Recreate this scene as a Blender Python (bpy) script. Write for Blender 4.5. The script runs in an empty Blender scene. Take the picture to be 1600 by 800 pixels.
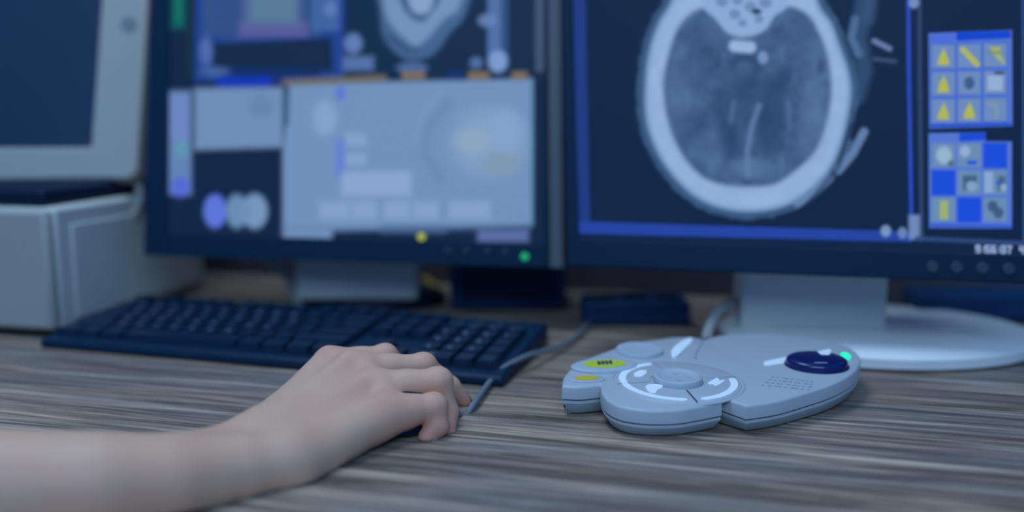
import bpy, bmesh, math, random
import numpy as np
from mathutils import Vector, Matrix
random.seed(4)
np.random.seed(4)
S = bpy.context.scene
COL = S.collection

# ------------------------------------------------------------------ camera
F, CX, CY, CH = 1450.0, 800.0, 400.0, 0.21
TH = math.atan(225.0 / F)
cam_d = bpy.data.cameras.new('camera')
cam = bpy.data.objects.new('camera', cam_d)
COL.objects.link(cam)
cam.location = (0, 0, CH)
cam.rotation_euler = (math.pi / 2 - TH, 0, 0)
cam_d.sensor_width = 36
cam_d.lens = 36 * F / 1600
cam_d.clip_start = 0.01
cam_d.dof.use_dof = True
cam_d.dof.focus_distance = 0.635
cam_d.dof.aperture_fstop = 1.6
S.camera = cam

# ------------------------------------------------------------------ light
w = bpy.data.worlds.new('world')
S.world = w
w.use_nodes = True
w.node_tree.nodes['Background'].inputs[0].default_value = (0.10, 0.37, 0.98, 1)
w.node_tree.nodes['Background'].inputs[1].default_value = 0.45


def area(name, loc, target, size, power, color):
    d = bpy.data.lights.new(name, 'AREA')
    d.shape = 'RECTANGLE'
    d.size, d.size_y = size
    d.energy = power
    d.color = color
    o = bpy.data.objects.new(name, d)
    COL.objects.link(o)
    o.location = loc
    o.rotation_euler = (Vector(target) - Vector(loc)).to_track_quat('-Z', 'Y').to_euler()
    return o


area('ceiling_lamp', (-0.45, 0.72, 1.75), (-0.05, 0.68, 0), (0.9, 0.6), 17.0, (0.62, 0.80, 1.0))
area('front_fill', (0.0, -1.3, 1.6), (0, 0.8, 0.1), (1.6, 1.2), 28.5, (0.50, 0.74, 1.0))  # added fill without a fixture, brightens faces turned to the camera

S.view_settings.view_transform = 'Standard'
S.view_settings.look = 'None'
S.view_settings.gamma = 1
S.view_settings.use_curve_mapping = False
S.view_settings.exposure = 0.0

# ------------------------------------------------------------------ photo geometry helpers
FW = np.array([0, math.cos(TH), -math.sin(TH)])
UP = np.array([0, math.sin(TH), math.cos(TH)])
C0 = np.array([0, 0, CH])


def ray(px, py):
    return np.array([1., 0, 0]) * (px - CX) / F + FW - UP * (py - CY) / F


def on_z(px, py, z):
    r = ray(px, py)
    return C0 + r * (z - CH) / r[2]


def on_y(px, py, y):
    r = ray(px, py)
    return C0 + r * y / r[1]


def project(P):
    P = np.asarray(P) - C0
    d = P @ FW
    return CX + F * P[..., 0] / d, CY - F * (P @ UP) / d


# ------------------------------------------------------------------ materials
def lin(c):
    c = np.asarray(c, float) / 255.0
    return np.where(c <= 0.04045, c / 12.92, ((c + 0.055) / 1.055) ** 2.4)


def mat(name, color, rough=0.5, spec=0.4, metal=0.0, noise=0.0, nscale=60, bump=0.0, bscale=400,
        emit=None, estr=1.0, sss=0.0, coat=0.0):
    m = bpy.data.materials.new(name)
    m.use_nodes = True
    nt = m.node_tree
    b = nt.nodes['Principled BSDF']
    b.inputs['Base Color'].default_value = (*color, 1)
    b.inputs['Roughness'].default_value = rough
    b.inputs['Specular IOR Level'].default_value = spec
    b.inputs['Metallic'].default_value = metal
    b.inputs['Coat Weight'].default_value = coat
    if sss:
        b.inputs['Subsurface Weight'].default_value = sss
        b.inputs['Subsurface Radius'].default_value = (1.0, 0.35, 0.2)
        b.inputs['Subsurface Scale'].default_value = 0.006
    tc = nt.nodes.new('ShaderNodeTexCoord')
    if noise:
        n = nt.nodes.new('ShaderNodeTexNoise')
        n.inputs['Scale'].default_value = nscale
        n.inputs['Detail'].default_value = 5
        mx = nt.nodes.new('ShaderNodeMixRGB')
        mx.inputs['Color1'].default_value = (*[c * (1 - noise) for c in color], 1)
        mx.inputs['Color2'].default_value = (*[min(1, c * (1 + noise)) for c in color], 1)
        nt.links.new(tc.outputs['Object'], n.inputs['Vector'])
        nt.links.new(n.outputs['Fac'], mx.inputs['Fac'])
        nt.links.new(mx.outputs[0], b.inputs['Base Color'])
    if bump:
        n2 = nt.nodes.new('ShaderNodeTexNoise')
        n2.inputs['Scale'].default_value = bscale
        n2.inputs['Detail'].default_value = 4
        bp = nt.nodes.new('ShaderNodeBump')
        bp.inputs['Strength'].default_value = bump
        bp.inputs['Distance'].default_value = 0.001
        nt.links.new(tc.outputs['Object'], n2.inputs['Vector'])
        nt.links.new(n2.outputs['Fac'], bp.inputs['Height'])
        nt.links.new(bp.outputs[0], b.inputs['Normal'])
    if emit is not None:
        b.inputs['Emission Color'].default_value = (*emit, 1)
        b.inputs['Emission Strength'].default_value = estr
    return m


def wood_mat():
    m = bpy.data.materials.new('dark_grained_wood')
    m.use_nodes = True
    nt = m.node_tree
    N, Lk = nt.nodes.new, nt.links.new
    b = nt.nodes['Principled BSDF']
    tc = N('ShaderNodeTexCoord')

    def streak(sx, sy, detail, dist, rough=0.6):
        mp = N('ShaderNodeMapping')
        mp.inputs['Scale'].default_value = (sx, sy, 1)
        n = N('ShaderNodeTexNoise')
        n.inputs['Scale'].default_value = 1
        n.inputs['Detail'].default_value = detail
        n.inputs['Roughness'].default_value = rough
        n.inputs['Distortion'].default_value = dist
        Lk(tc.outputs['Object'], mp.inputs[0])
        Lk(mp.outputs[0], n.inputs['Vector'])
        return n
    a = streak(4, 95, 8, 1.0, 0.66)
    c = streak(9, 330, 5, 0.5)
    d = streak(2.2, 16, 3, 0.8)
    r1 = N('ShaderNodeValToRGB')
    e = r1.color_ramp.elements
    e[0].position = 0.36; e[0].color = (0.115, 0.085, 0.072, 1)
    e[1].position = 0.66; e[1].color = (0.57, 0.475, 0.375, 1)
    k = e.new(0.52); k.color = (0.305, 0.258, 0.208, 1)
    Lk(a.outputs['Fac'], r1.inputs[0])
    r2 = N('ShaderNodeValToRGB')
    e = r2.color_ramp.elements
    e[0].position = 0.38; e[0].color = (0.45, 0.42, 0.42, 1)
    e[1].position = 0.60; e[1].color = (1.08, 1.06, 1.04, 1)
    Lk(c.outputs['Fac'], r2.inputs[0])
    mx = N('ShaderNodeMixRGB'); mx.blend_type = 'MULTIPLY'; mx.inputs[0].default_value = 0.8
    Lk(r1.outputs[0], mx.inputs[1]); Lk(r2.outputs[0], mx.inputs[2])
    r3 = N('ShaderNodeValToRGB')
    e = r3.color_ramp.elements
    e[0].position = 0.35; e[0].color = (0.72, 0.76, 0.84, 1)
    e[1].position = 0.65; e[1].color = (1.25, 1.15, 1.05, 1)
    Lk(d.outputs['Fac'], r3.inputs[0])
    m2 = N('ShaderNodeMixRGB'); m2.blend_type = 'MULTIPLY'; m2.inputs[0].default_value = 1
    Lk(mx.outputs[0], m2.inputs[1]); Lk(r3.outputs[0], m2.inputs[2])
    Lk(m2.outputs[0], b.inputs['Base Color'])
    b.inputs['Roughness'].default_value = 0.45
    b.inputs['Specular IOR Level'].default_value = 0.35
    bp = N('ShaderNodeBump'); bp.inputs['Strength'].default_value = 0.25; bp.inputs['Distance'].default_value = 0.0006
    Lk(c.outputs['Fac'], bp.inputs['Height'])
    Lk(bp.outputs[0], b.inputs['Normal'])
    return m


def screen_mat(name):
    m = bpy.data.materials.new(name)
    m.use_nodes = True
    nt = m.node_tree
    b = nt.nodes['Principled BSDF']
    b.inputs['Base Color'].default_value = (0.003, 0.006, 0.012, 1)
    b.inputs['Roughness'].default_value = 0.4
    b.inputs['Specular IOR Level'].default_value = 0.06
    at = nt.nodes.new('ShaderNodeAttribute')
    at.attribute_name = 'display'
    nt.links.new(at.outputs['Color'], b.inputs['Emission Color'])
    b.inputs['Emission Strength'].default_value = 1.0
    return m


M = dict(
    wood=wood_mat(),
    wall=mat('shade_dark_wall', (0.085, 0.070, 0.095), 0.8, 0.2, noise=0.1, nscale=8),  # dark tone stands in for the shade under the monitors
    floor=mat('vinyl_floor', (0.15, 0.14, 0.14), 0.5, noise=0.15, nscale=20),
    bezel=mat('dark_monitor_plastic', (0.002, 0.022, 0.055), 0.55, 0.15, bump=0.05),
    black=mat('black_plastic', (0.002, 0.012, 0.036), 0.5, 0.2, noise=0.1),
    keyb=mat('black_keycap_plastic', (0.003, 0.018, 0.048), 0.30, 0.35, bump=0.04),
    keycase=mat('black_keyboard_case', (0.003, 0.021, 0.052), 0.45, 0.2, bump=0.05),
    navy=mat('dark_device_plastic', (0.008, 0.042, 0.115), 0.5, 0.2, noise=0.1),
    btnb=mat('blue_grey_button', (0.20, 0.23, 0.26), 0.6, 0.1, noise=0.05),
    silver=mat('silver_trim', (0.11, 0.13, 0.15), 0.45, 0.4, noise=0.05),
    greyneck=mat('grey_stand_plastic', (0.62, 0.63, 0.62), 0.55, 0.3, noise=0.04),
    white=mat('white_plastic', (0.80, 0.82, 0.82), 0.45, 0.4, noise=0.03, nscale=15),
    beige=mat('aged_white_plastic', (0.38, 0.38, 0.36), 0.55, 0.3, noise=0.05, nscale=12),
    beigeside=mat('aged_white_lifted_casing', (0.55, 0.57, 0.54), 0.6, 0.25, noise=0.05, nscale=12),  # case plastic made lighter to make up for its unlit side
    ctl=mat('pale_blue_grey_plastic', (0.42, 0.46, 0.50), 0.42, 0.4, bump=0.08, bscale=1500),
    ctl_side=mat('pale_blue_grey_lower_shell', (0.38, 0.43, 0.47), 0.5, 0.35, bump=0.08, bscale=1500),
    ctl_groove=mat('dark_seam_plastic', (0.05, 0.07, 0.10), 0.7, 0.1, noise=0.05),  # plain dark tone of the seam, one dial line and label print
    ctl_mark=mat('white_marking', (0.88, 0.93, 0.97), 0.45, 0.3, noise=0.02),
    ctl_emb=mat('grey_embossed_print', (0.28, 0.33, 0.41), 0.6, 0.2, noise=0.05),
    ctl_btn=mat('pale_button_rubber', (0.40, 0.45, 0.52), 0.55, 0.3, noise=0.03),
    yellow=mat('yellow_label', (0.62, 0.50, 0.03), 0.5, noise=0.05),
    lime=mat('lime_label', (0.50, 0.62, 0.03), 0.5, noise=0.05),
    knob=mat('dark_blue_knob', (0.004, 0.012, 0.10), 0.22, 0.5, noise=0.05),
    led=mat('green_light', (0.0, 0.3, 0.15), 0.4, emit=tuple(lin((20, 200, 150))), estr=1.6),
    ledm=mat('green_power_light', (0.0, 0.2, 0.08), 0.4, emit=tuple(lin((20, 148, 88))), estr=1.15),
    amber=mat('amber_light', (0.2, 0.2, 0.02), 0.4, emit=tuple(lin((150, 158, 50))), estr=1.1),
    button=mat('monitor_button_plastic', (0.018, 0.045, 0.080), 0.4, 0.4, noise=0.05),
    legend=mat('pale_key_print', (0.16, 0.20, 0.27), 0.5, 0.3, noise=0.03),
    cable=mat('grey_cable_sheath', (0.16, 0.19, 0.22), 0.5, 0.3, noise=0.05),
    palecable=mat('pale_cable_sheath', (0.30, 0.31, 0.31), 0.5, 0.3, noise=0.05),
    brown=mat('reddish_brown_connector', (0.22, 0.08, 0.05), 0.5, noise=0.1),
    ycable=mat('yellow_cable_sheath', (0.40, 0.30, 0.02), 0.5, noise=0.1),
    crt=mat('switched_off_screen_glass', (0.018, 0.045, 0.085), 0.35, 0.15, noise=0.12, nscale=5),
    nail=mat('fingernail', (0.66, 0.40, 0.36), 0.35, 0.4, noise=0.03),
)


def skin_mat():
    m = mat('skin', (0.60, 0.35, 0.245), 0.52, 0.3, sss=0.25)
    nt = m.node_tree
    N, Lk = nt.nodes.new, nt.links.new
    b = nt.nodes['Principled BSDF']
    tc = N('ShaderNodeTexCoord')
    at = N('ShaderNodeAttribute'); at.attribute_name = 'flush'
    n = N('ShaderNodeTexNoise'); n.inputs['Scale'].default_value = 28; n.inputs['Detail'].default_value = 3
    Lk(tc.outputs['Object'], n.inputs['Vector'])
    r = N('ShaderNodeValToRGB')
    e = r.color_ramp.elements
    e[0].position = 0.38; e[0].color = (0.63, 0.365, 0.255, 1)
    e[1].position = 0.62; e[1].color = (0.63, 0.395, 0.275, 1)
    Lk(n.outputs['Fac'], r.inputs[0])
    mx = N('ShaderNodeMixRGB'); mx.inputs[2].default_value = (0.60, 0.255, 0.19, 1)
    Lk(at.outputs['Fac'], mx.inputs[0]); Lk(r.outputs[0], mx.inputs[1])
    Lk(mx.outputs[0], b.inputs['Base Color'])
    v = N('ShaderNodeTexNoise'); v.inputs['Scale'].default_value = 900; v.inputs['Detail'].default_value = 3
    Lk(tc.outputs['Object'], v.inputs['Vector'])
    bp = N('ShaderNodeBump'); bp.inputs['Strength'].default_value = 0.15; bp.inputs['Distance'].default_value = 0.0006
    Lk(v.outputs['Fac'], bp.inputs['Height']); Lk(bp.outputs[0], b.inputs['Normal'])
    return m


M['skin'] = skin_mat()
M['disp'] = screen_mat('lit_display')


# ------------------------------------------------------------------ mesh helpers
class MB:
    def __init__(s):
        s.v, s.f = [], []

    def add(s, vs, fs):
        o = len(s.v)
        s.v += [tuple(float(c) for c in p) for p in vs]
        s.f += [tuple(i + o for i in f) for f in fs]
        return s

    def box(s, c, d):
        x, y, z = c; a, b, e = d[0] / 2, d[1] / 2, d[2] / 2
        vs = [(x + i * a, y + j * b, z + k * e) for k in (-1, 1) for i, j in ((-1, -1), (1, -1), (1, 1), (-1, 1))]
        return s.add(vs, [(3, 2, 1, 0), (4, 5, 6, 7), (0, 1, 5, 4), (1, 2, 6, 5), (2, 3, 7, 6), (3, 0, 4, 7)])

    def rings(s, rings, cap0=True, cap1=True):
        n = len(rings[0])
        fs = []
        for k in range(len(rings) - 1):
            for i in range(n):
                j = (i + 1) % n
                fs.append((k * n + i, k * n + j, (k + 1) * n + j, (k + 1) * n + i))
        if cap0: fs.append(tuple(reversed(range(n))))
        if cap1: fs.append(tuple(range((len(rings) - 1) * n, len(rings) * n)))
        return s.add([p for r in rings for p in r], fs)

    def lathe(s, c, prof, n=48, ax=1.0, ay=1.0):
        rs = [[(c[0] + max(r, 1e-5) * ax * math.cos(2 * math.pi * i / n), c[1] + max(r, 1e-5) * ay * math.sin(2 * math.pi * i / n), z)
               for i in range(n)] for r, z in prof]
        return s.rings(rs)

    def tube(s, pts, r, n=10, samples=8):
        P = spline([np.array(p, float) for p in pts], samples)
        rs = []
        up = np.array([0, 0, 1.0])
        for i, p in enumerate(P):
            t = P[min(i + 1, len(P) - 1)] - P[max(i - 1, 0)]
            t = t / (np.linalg.norm(t) + 1e-12)
            a = np.cross(t, up)
            if np.linalg.norm(a) < 1e-3: a = np.array([1.0, 0, 0])
            a /= np.linalg.norm(a)
            b = np.cross(a, t)
            rs.append([p + r * (math.cos(2 * math.pi * k / n) * a + math.sin(2 * math.pi * k / n) * b) for k in range(n)])
        return s.rings(rs)

    def build(s, name, m, parent=None, root=None, bevel=0.0, smooth=False, seg=2, loc=None):
        """world-space verts; the object is placed relative to its root's location"""
        me = bpy.data.meshes.new(name)
        off = np.array(loc if loc is not None else (root.location if root is not None else (0, 0, 0)))
        me.from_pydata([tuple(np.array(p) - off) for p in s.v], [], s.f)
        bm = bmesh.new(); bm.from_mesh(me)
        bmesh.ops.recalc_face_normals(bm, faces=bm.faces)
        bm.to_mesh(me); bm.free()
        me.materials.append(m)
        o = bpy.data.objects.new(name, me)
        COL.objects.link(o)
        if parent is not None: o.parent = parent
        elif loc is not None: o.location = loc
        if smooth:
            me.polygons.foreach_set('use_smooth', [True] * len(me.polygons))
            me.set_sharp_from_angle(angle=math.radians(38))
        if bevel:
            bv = o.modifiers.new('bevel', 'BEVEL'); bv.width = bevel; bv.segments = seg
            bv.limit_method = 'ANGLE'; bv.angle_limit = math.radians(35)
            me.polygons.foreach_set('use_smooth', [True] * len(me.polygons))
            me.set_sharp_from_angle(angle=math.radians(60))
        return o


def spline(P, n=8, closed=False):
    if len(P) < 3: return list(P)
    out = []
    m = len(P)
    segs = m if closed else m - 1
    for i in range(segs):
        p1, p2 = P[i], P[(i + 1) % m]
        p0 = P[i - 1] if (i > 0 or closed) else 2 * p1 - p2
        p3 = P[(i + 2) % m] if (i + 2 < m or closed) else 2 * p2 - p1
        for k in range(n):
            t = k / n
            out.append(0.5 * ((2 * p1) + (-p0 + p2) * t + (2 * p0 - 5 * p1 + 4 * p2 - p3) * t * t + (-p0 + 3 * p1 - 3 * p2 + p3) * t ** 3))
    if not closed: out.append(P[-1])
    return out


def thing(name, label, cat, loc, rz=0.0, group=None):
    o = bpy.data.objects.new(name, None)
    COL.objects.link(o)
    o.empty_display_size = 0.02
    o.location = loc; o.rotation_euler = (0, 0, rz)
    o['label'] = label; o['category'] = cat
    if group: o['group'] = group
    return o


def tag(o, label, cat, group=None):
    o['label'] = label; o['category'] = cat
    if group: o['group'] = group
    return o


def struct(o):
    o['kind'] = 'structure'
    return o


# ------------------------------------------------------------------ setting
YAW = math.radians(-14.5)
RZ = np.array([[math.cos(YAW), -math.sin(YAW), 0], [math.sin(YAW), math.cos(YAW), 0], [0, 0, 1]])
DC = np.array([0, 0.8, 0])


def desk_pt(x, y, z):
    return DC + RZ @ np.array([x, y, z])


fl = MB().box((0, 0.6, -0.745), (5, 5, 0.03)).build('floor', M['floor'], loc=(0, 0, -0.73)); struct(fl)
wb = MB().box((0, 0.332, 0.45), (4.4, 0.06, 2.37)).build('wall_back', M['wall'], loc=(0, 0, 0)); struct(wb)  # pulled in close so its dark face replaces shade on the desk
wb.location = DC; wb.rotation_euler = (0, 0, YAW)

desk = thing('desk', 'dark wood-grained desk carrying the monitors, keyboard and hand', 'desk', tuple(DC), YAW)
top = MB().box((0, -0.1865, -0.014), (2.4, 0.972, 0.028)).build('desktop', M['wood'], parent=desk, bevel=0.002)
for sx in (-1, 1):
    MB().box((sx * 1.14, -0.19, -0.3795), (0.03, 0.90, 0.702)).build('side_panel', M['wood'], parent=desk, bevel=0.002)


# ------------------------------------------------------------------ displays
def rot(yaw, tilt, roll):
    cy, sy = math.cos(yaw), math.sin(yaw); ct, st = math.cos(tilt), math.sin(tilt); cr, sr = math.cos(roll), math.sin(roll)
    return (np.array([[cy, -sy, 0], [sy, cy, 0], [0, 0, 1]]) @ np.array([[1, 0, 0], [0, ct, -st], [0, st, ct]])
            @ np.array([[cr, 0, sr], [0, 1, 0], [-sr, 0, cr]]))


class Plane:
    """front plane of a display; local u right, w into the display, v up"""
    def __init__(s, px, py, y, yaw, tilt, roll):
        s.O = on_y(px, py, y)
        s.R = rot(math.radians(yaw), math.radians(tilt), math.radians(roll))

    def hit(s, px, py):
        n = s.R[:, 1]; r = ray(px, py)
        t = ((s.O - C0) @ n) / (r @ n)
        p = s.R.T @ (C0 + r * t - s.O)
        return p[0], p[2]

    def W(s, u, w_, v):
        return s.O + s.R @ np.array([u, w_, v])


def ring_frame(pl, outer, inner, w0, w1, lip):
    """bezel: outer and inner corners (u,v); front at w0, back at w1, inner lip goes to depth lip"""
    mb = MB()
    vs = [pl.W(u, w1, v) for u, v in outer] + [pl.W(u, w0, v) for u, v in outer] + \
         [pl.W(u, w0, v) for u, v in inner] + [pl.W(u, lip, v) for u, v in inner]
    fs = []
    for k in range(3):
        for i in range(4):
            j = (i + 1) % 4
            fs.append((k * 4 + i, k * 4 + j, (k + 1) * 4 + j, (k + 1) * 4 + i))
    for i in range(4):
        j = (i + 1) % 4
        fs.append((12 + i, 12 + j, j, i))
    return mb.add(vs, fs)


def hull(pl, q0, w0, q1, w1):
    mb = MB()
    return mb.rings([[pl.W(u, w0, v) for u, v in q0], [pl.W(u, w1, v) for u, v in q1]])


def shrink(q, d):
    c = np.mean(np.array(q), 0)
    return [tuple(c + (np.array(p) - c) * (1 - d / np.linalg.norm(np.array(p) - c))) for p in q]


def make_screen(name, pl, quad, w_, nu, nv, painter, parent, root):
    q = [np.array(p) for p in quad]  # BL BR TR TL
    a, b = np.meshgrid(np.linspace(0, 1, nu), np.linspace(0, 1, nv))
    uv = ((1 - a) * (1 - b))[..., None] * q[0] + (a * (1 - b))[..., None] * q[1] + (a * b)[..., None] * q[2] + ((1 - a) * b)[..., None] * q[3]
    loc = np.stack([uv[..., 0], np.full_like(a, w_), uv[..., 1]], -1).reshape(-1, 3)
    Wd = pl.O + loc @ pl.R.T
    x, y = project(Wd)
    colr = painter(x, y)
    idx = np.arange(nu * nv).reshape(nv, nu)
    f = np.stack([idx[:-1, :-1], idx[:-1, 1:], idx[1:, 1:], idx[1:, :-1]], -1).reshape(-1, 4)
    me = bpy.data.meshes.new(name)
    V = Wd - np.array(root.location)
    me.vertices.add(len(V)); me.vertices.foreach_set('co', V.astype(np.float32).ravel())
    me.loops.add(f.size); me.loops.foreach_set('vertex_index', f.ravel().astype(np.int32))
    me.polygons.add(len(f)); me.polygons.foreach_set('loop_start', np.arange(0, f.size, 4, dtype=np.int32))
    me.update(calc_edges=True)
    at = me.attributes.new('display', 'FLOAT_COLOR', 'POINT')
    at.data.foreach_set('color', np.concatenate([colr, np.ones((len(colr), 1))], 1).astype(np.float32).ravel())
    me.materials.append(M['disp'])
    o = bpy.data.objects.new(name, me)
    COL.objects.link(o); o.parent = parent
    return o


# ---- raster drawing in a layout of its own units
class Art:
    def __init__(s, x, y, base):
        s.x, s.y = x, y
        s.c = np.tile(lin(base), (len(x), 1))

    def blend(s, a, col):
        a = np.clip(a, 0, 1)[:, None]
        s.c = s.c * (1 - a) + lin(col) * a

    def rect(s, x0, y0, x1, y1, col, a=1.0, soft=1.5, dl=0.0, skew=0.0):
        """skew: slope of the horizontal edges, dl: slope of the vertical edges"""
        X = s.x - dl * (s.y - y1); Y = s.y - skew * (s.x - x0)
        d = np.minimum(np.minimum(X - x0, x1 - X), np.minimum(Y - y0, y1 - Y))
        s.blend(a * np.clip(d / soft + 0.5, 0, 1), col)

    def ell(s, cx, cy, rx, ry, col, a=1.0, soft=0.25, ang=0.0):
        c, n = math.cos(ang), math.sin(ang)
        dx, dy = s.x - cx, s.y - cy
        r = np.hypot((dx * c + dy * n) / rx, (-dx * n + dy * c) / ry)
        s.blend(a * np.clip((1 - r) / soft + 0.5, 0, 1), col)

    def line(s, pts, w_, col, a=1.0, soft=2.0):
        d = np.full(len(s.x), 1e9)
        for (x0, y0), (x1, y1) in zip(pts[:-1], pts[1:]):
            vx, vy = x1 - x0, y1 - y0
            t = np.clip(((s.x - x0) * vx + (s.y - y0) * vy) / (vx * vx + vy * vy + 1e-9), 0, 1)
            d = np.minimum(d, np.hypot(s.x - x0 - t * vx, s.y - y0 - t * vy))
        s.blend(a * np.clip((w_ - d) / soft + 0.5, 0, 1), col)

    def sd(s, poly):
        P = spline([np.array(p, float) for p in poly], 4, closed=True)
        d = np.full(len(s.x), 1e9); ins = np.zeros(len(s.x), bool)
        for i in range(len(P)):
            (x0, y0), (x1, y1) = P[i], P[(i + 1) % len(P)]
            vx, vy = x1 - x0, y1 - y0
            t = np.clip(((s.x - x0) * vx + (s.y - y0) * vy) / (vx * vx + vy * vy + 1e-9), 0, 1)
            d = np.minimum(d, np.hypot(s.x - x0 - t * vx, s.y - y0 - t * vy))
            cond = (y0 > s.y) != (y1 > s.y)
            if abs(vy) > 1e-9:
                ins ^= cond & (s.x < (vx) * (s.y - y0) / vy + x0)
        return np.where(ins, d, -d)

    def poly(s, pts, col, a=1.0, soft=3.0):
        s.blend(a * np.clip(s.sd(pts) / soft + 0.5, 0, 1), col)

    def sharp(s, pts, col, a=1.0, soft=1.5):
        d = np.full(len(s.x), 1e9); ins = np.zeros(len(s.x), bool)
        for (x0, y0), (x1, y1) in zip(pts, pts[1:] + pts[:1]):
            vx, vy = x1 - x0, y1 - y0
            t = np.clip(((s.x - x0) * vx + (s.y - y0) * vy) / (vx * vx + vy * vy + 1e-9), 0, 1)
            d = np.minimum(d, np.hypot(s.x - x0 - t * vx, s.y - y0 - t * vy))
            if abs(vy) > 1e-9:
                ins ^= ((y0 > s.y) != (y1 > s.y)) & (s.x < vx * (s.y - y0) / vy + x0)
        s.blend(a * np.clip(np.where(ins, d, -d) / soft + 0.5, 0, 1), col)


def vnoise(x, y, sc, seed):
    rs = np.random.RandomState(seed)
    g = rs.rand(64, 64)
    X, Y = x / sc, y / sc
    i, j = np.floor(X).astype(int), np.floor(Y).astype(int)
    fx, fy = X - i, Y - j
    fx = fx * fx * (3 - 2 * fx); fy = fy * fy * (3 - 2 * fy)
    g_ = lambda a, b: g[a % 64, b % 64]
    return (g_(i, j) * (1 - fx) * (1 - fy) + g_(i + 1, j) * fx * (1 - fy) + g_(i, j + 1) * (1 - fx) * fy + g_(i + 1, j + 1) * fx * fy)


BLK = (15, 38, 66)


def paint_right(x, y):
    A = Art(x, y, (12, 34, 62))
    # blue frame around the scan
    A.sharp([(888, -400), (906, -400), (922, 346), (905, 362), (900, 200)], (30, 56, 126))
    A.sharp([(903, 346), (1425, 362), (1425, 378), (905, 365)], (36, 66, 160))
    A.line([(1417, -400), (1420, 100), (1424, 345)], 2.6, (44, 76, 200), soft=3)
    A.line([(1436, -400), (1437, 100), (1440, 375)], 3.0, (46, 66, 104), soft=3)
    # scalp
    outer = [(1048, 0), (1028, 35), (1013, 80), (1007, 130), (1008, 185), (1022, 230), (1046, 270), (1082, 306), (1128, 327), (1180, 332), (1230, 322),
             (1270, 296), (1301, 260), (1320, 210), (1331, 150), (1327, 110), (1313, 70), (1300, 35), (1280, 5), (1265, -60), (1215, -150), (1160, -170), (1100, -140), (1062, -60)]
    d = A.sd(outer)
    nn = vnoise(x, y, 9, 3)
    A.blend(0.55 * np.clip((d + 10 + 4 * nn) / 4, 0, 1), (70, 104, 148))
    A.line([(1350, 0), (1342, 60), (1350, 110), (1338, 150)], 13, (60, 92, 134), 0.5, 12)
    A.blend(0.22 * np.clip((d + 12 + 5 * nn) / 4, 0, 1) * (x < 1180), (60, 92, 134))
    A.blend(np.clip(d / 7 + 0.4, 0, 1), (112, 146, 190))
    A.blend(np.clip((d - 5) / 9 + 0.4, 0, 1) * (0.75 + 0.25 * vnoise(x, y, 14, 9)), (148, 178, 218))
    inner = [(1104, 16), (1078, 24), (1058, 50), (1045, 90), (1038, 130), (1041, 170), (1052, 210), (1072, 248), (1100, 276), (1132, 287), (1172, 290), (1210, 286),
             (1244, 264), (1270, 238), (1287, 200), (1297, 150), (1295, 105), (1284, 65), (1264, 28), (1236, 12), (1215, 18), (1196, 48), (1160, 60), (1134, 48)]
    di = A.sd(inner)
    n1 = vnoise(x, y, 26, 5); n2 = vnoise(x, y, 11, 6); n3 = vnoise(x, y, 5, 8)
    t = np.clip(0.5 + (n1 - .5) * .75 + (n2 - .5) * .45 + (n3 - .5) * .15, 0, 1)[:, None]
    brain = lin((48, 76, 116)) * (1 - t) + lin((80, 112, 156)) * t
    a = np.clip((di + 2) / 9 + 0.5, 0, 1)[:, None]
    A.c = A.c * (1 - a) + brain * a
    # brain details
    D, Lg = (38, 64, 102), (98, 130, 174)
    A.ell(1165, 100, 30, 20, D, 0.75, .6)
    A.ell(1162, 108, 14, 12, (76, 106, 150), 0.7, .6)
    A.ell(1170, 140, 34, 26, D, 0.45, .8)
    A.ell(1225, 120, 10, 22, D, 0.5, .8, 0.3)
    A.ell(1165, 170, 60, 90, D, 0.35, 1.2)
    A.ell(1206, 180, 22, 66, D, 0.75, .7, 0.15)
    A.ell(1250, 60, 22, 34, (60, 90, 132), 0.5, .8)
    A.ell(1136, 190, 16, 56, D, 0.55, .8, -0.2)
    A.ell(1086, 110, 9, 60, (58, 86, 128), 0.5, .8)
    A.ell(1100, 100, 10, 40, D, 0.3, .8)
    A.ell(1085, 60, 18, 26, (56, 84, 126), 0.5, .8)
    A.ell(1282, 105, 5, 12, D, 0.6, .6)
    A.line([(1240, 30), (1262, 50)], 5, (60, 88, 126), 0.7, 5)
    A.line([(1186, 165), (1174, 200), (1168, 235), (1168, 275)], 4, Lg, 0.7, 6)
    A.line([(1146, 160), (1142, 190)], 3, Lg, 0.4, 5)
    A.line([(1231, 160), (1234, 200)], 3, Lg, 0.4, 6)
    A.ell(1170, 262, 30, 14, (90, 122, 166), 0.5, .9)
    A.ell(1270, 180, 22, 60, (88, 118, 160), 0.4, .9)
    A.ell(1060, 150, 16, 60, (84, 114, 156), 0.35, .9)
    # bone of the skull base and sinuses
    A.line([(1148, 72), (1172, 74)], 9, (150, 180, 220), 0.95, 6)
    A.ell(1192, 90, 8, 10, (120, 152, 196), 0.8, .5)
    A.poly([(1096, 2), (1120, 30), (1136, 50), (1162, 56), (1190, 48), (1208, 26), (1232, 2), (1215, -80), (1110, -80)], (136, 168, 212), 0.95, 5)
    for (ex, ey, rx, ry) in [(1128, 2, 10, 9), (1148, 22, 9, 8), (1152, 0, 8, 8), (1172, 10, 9, 8), (1196, 4, 10, 9), (1140, -22, 12, 10), (1180, -22, 12, 11), (1160, 36, 7, 6), (1186, 30, 7, 6)]:
        A.ell(ex, ey, rx, ry, (96, 126, 170), 0.8, .5)
    A.ell(1182, 18, 8, 5, (24, 56, 88), 0.95, .5)
    A.ell(1115, -50, 20, 18, D, 0.9, .4); A.ell(1215, -50, 20, 18, D, 0.9, .4)
    # ear, cushion and clip outside the head
    A.line([(1336, 30), (1330, 60), (1342, 84)], 6, (84, 116, 160), 0.7, 7)
    A.line([(1366, 64), (1390, 76)], 4, (104, 128, 170), 0.9, 4)
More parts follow.
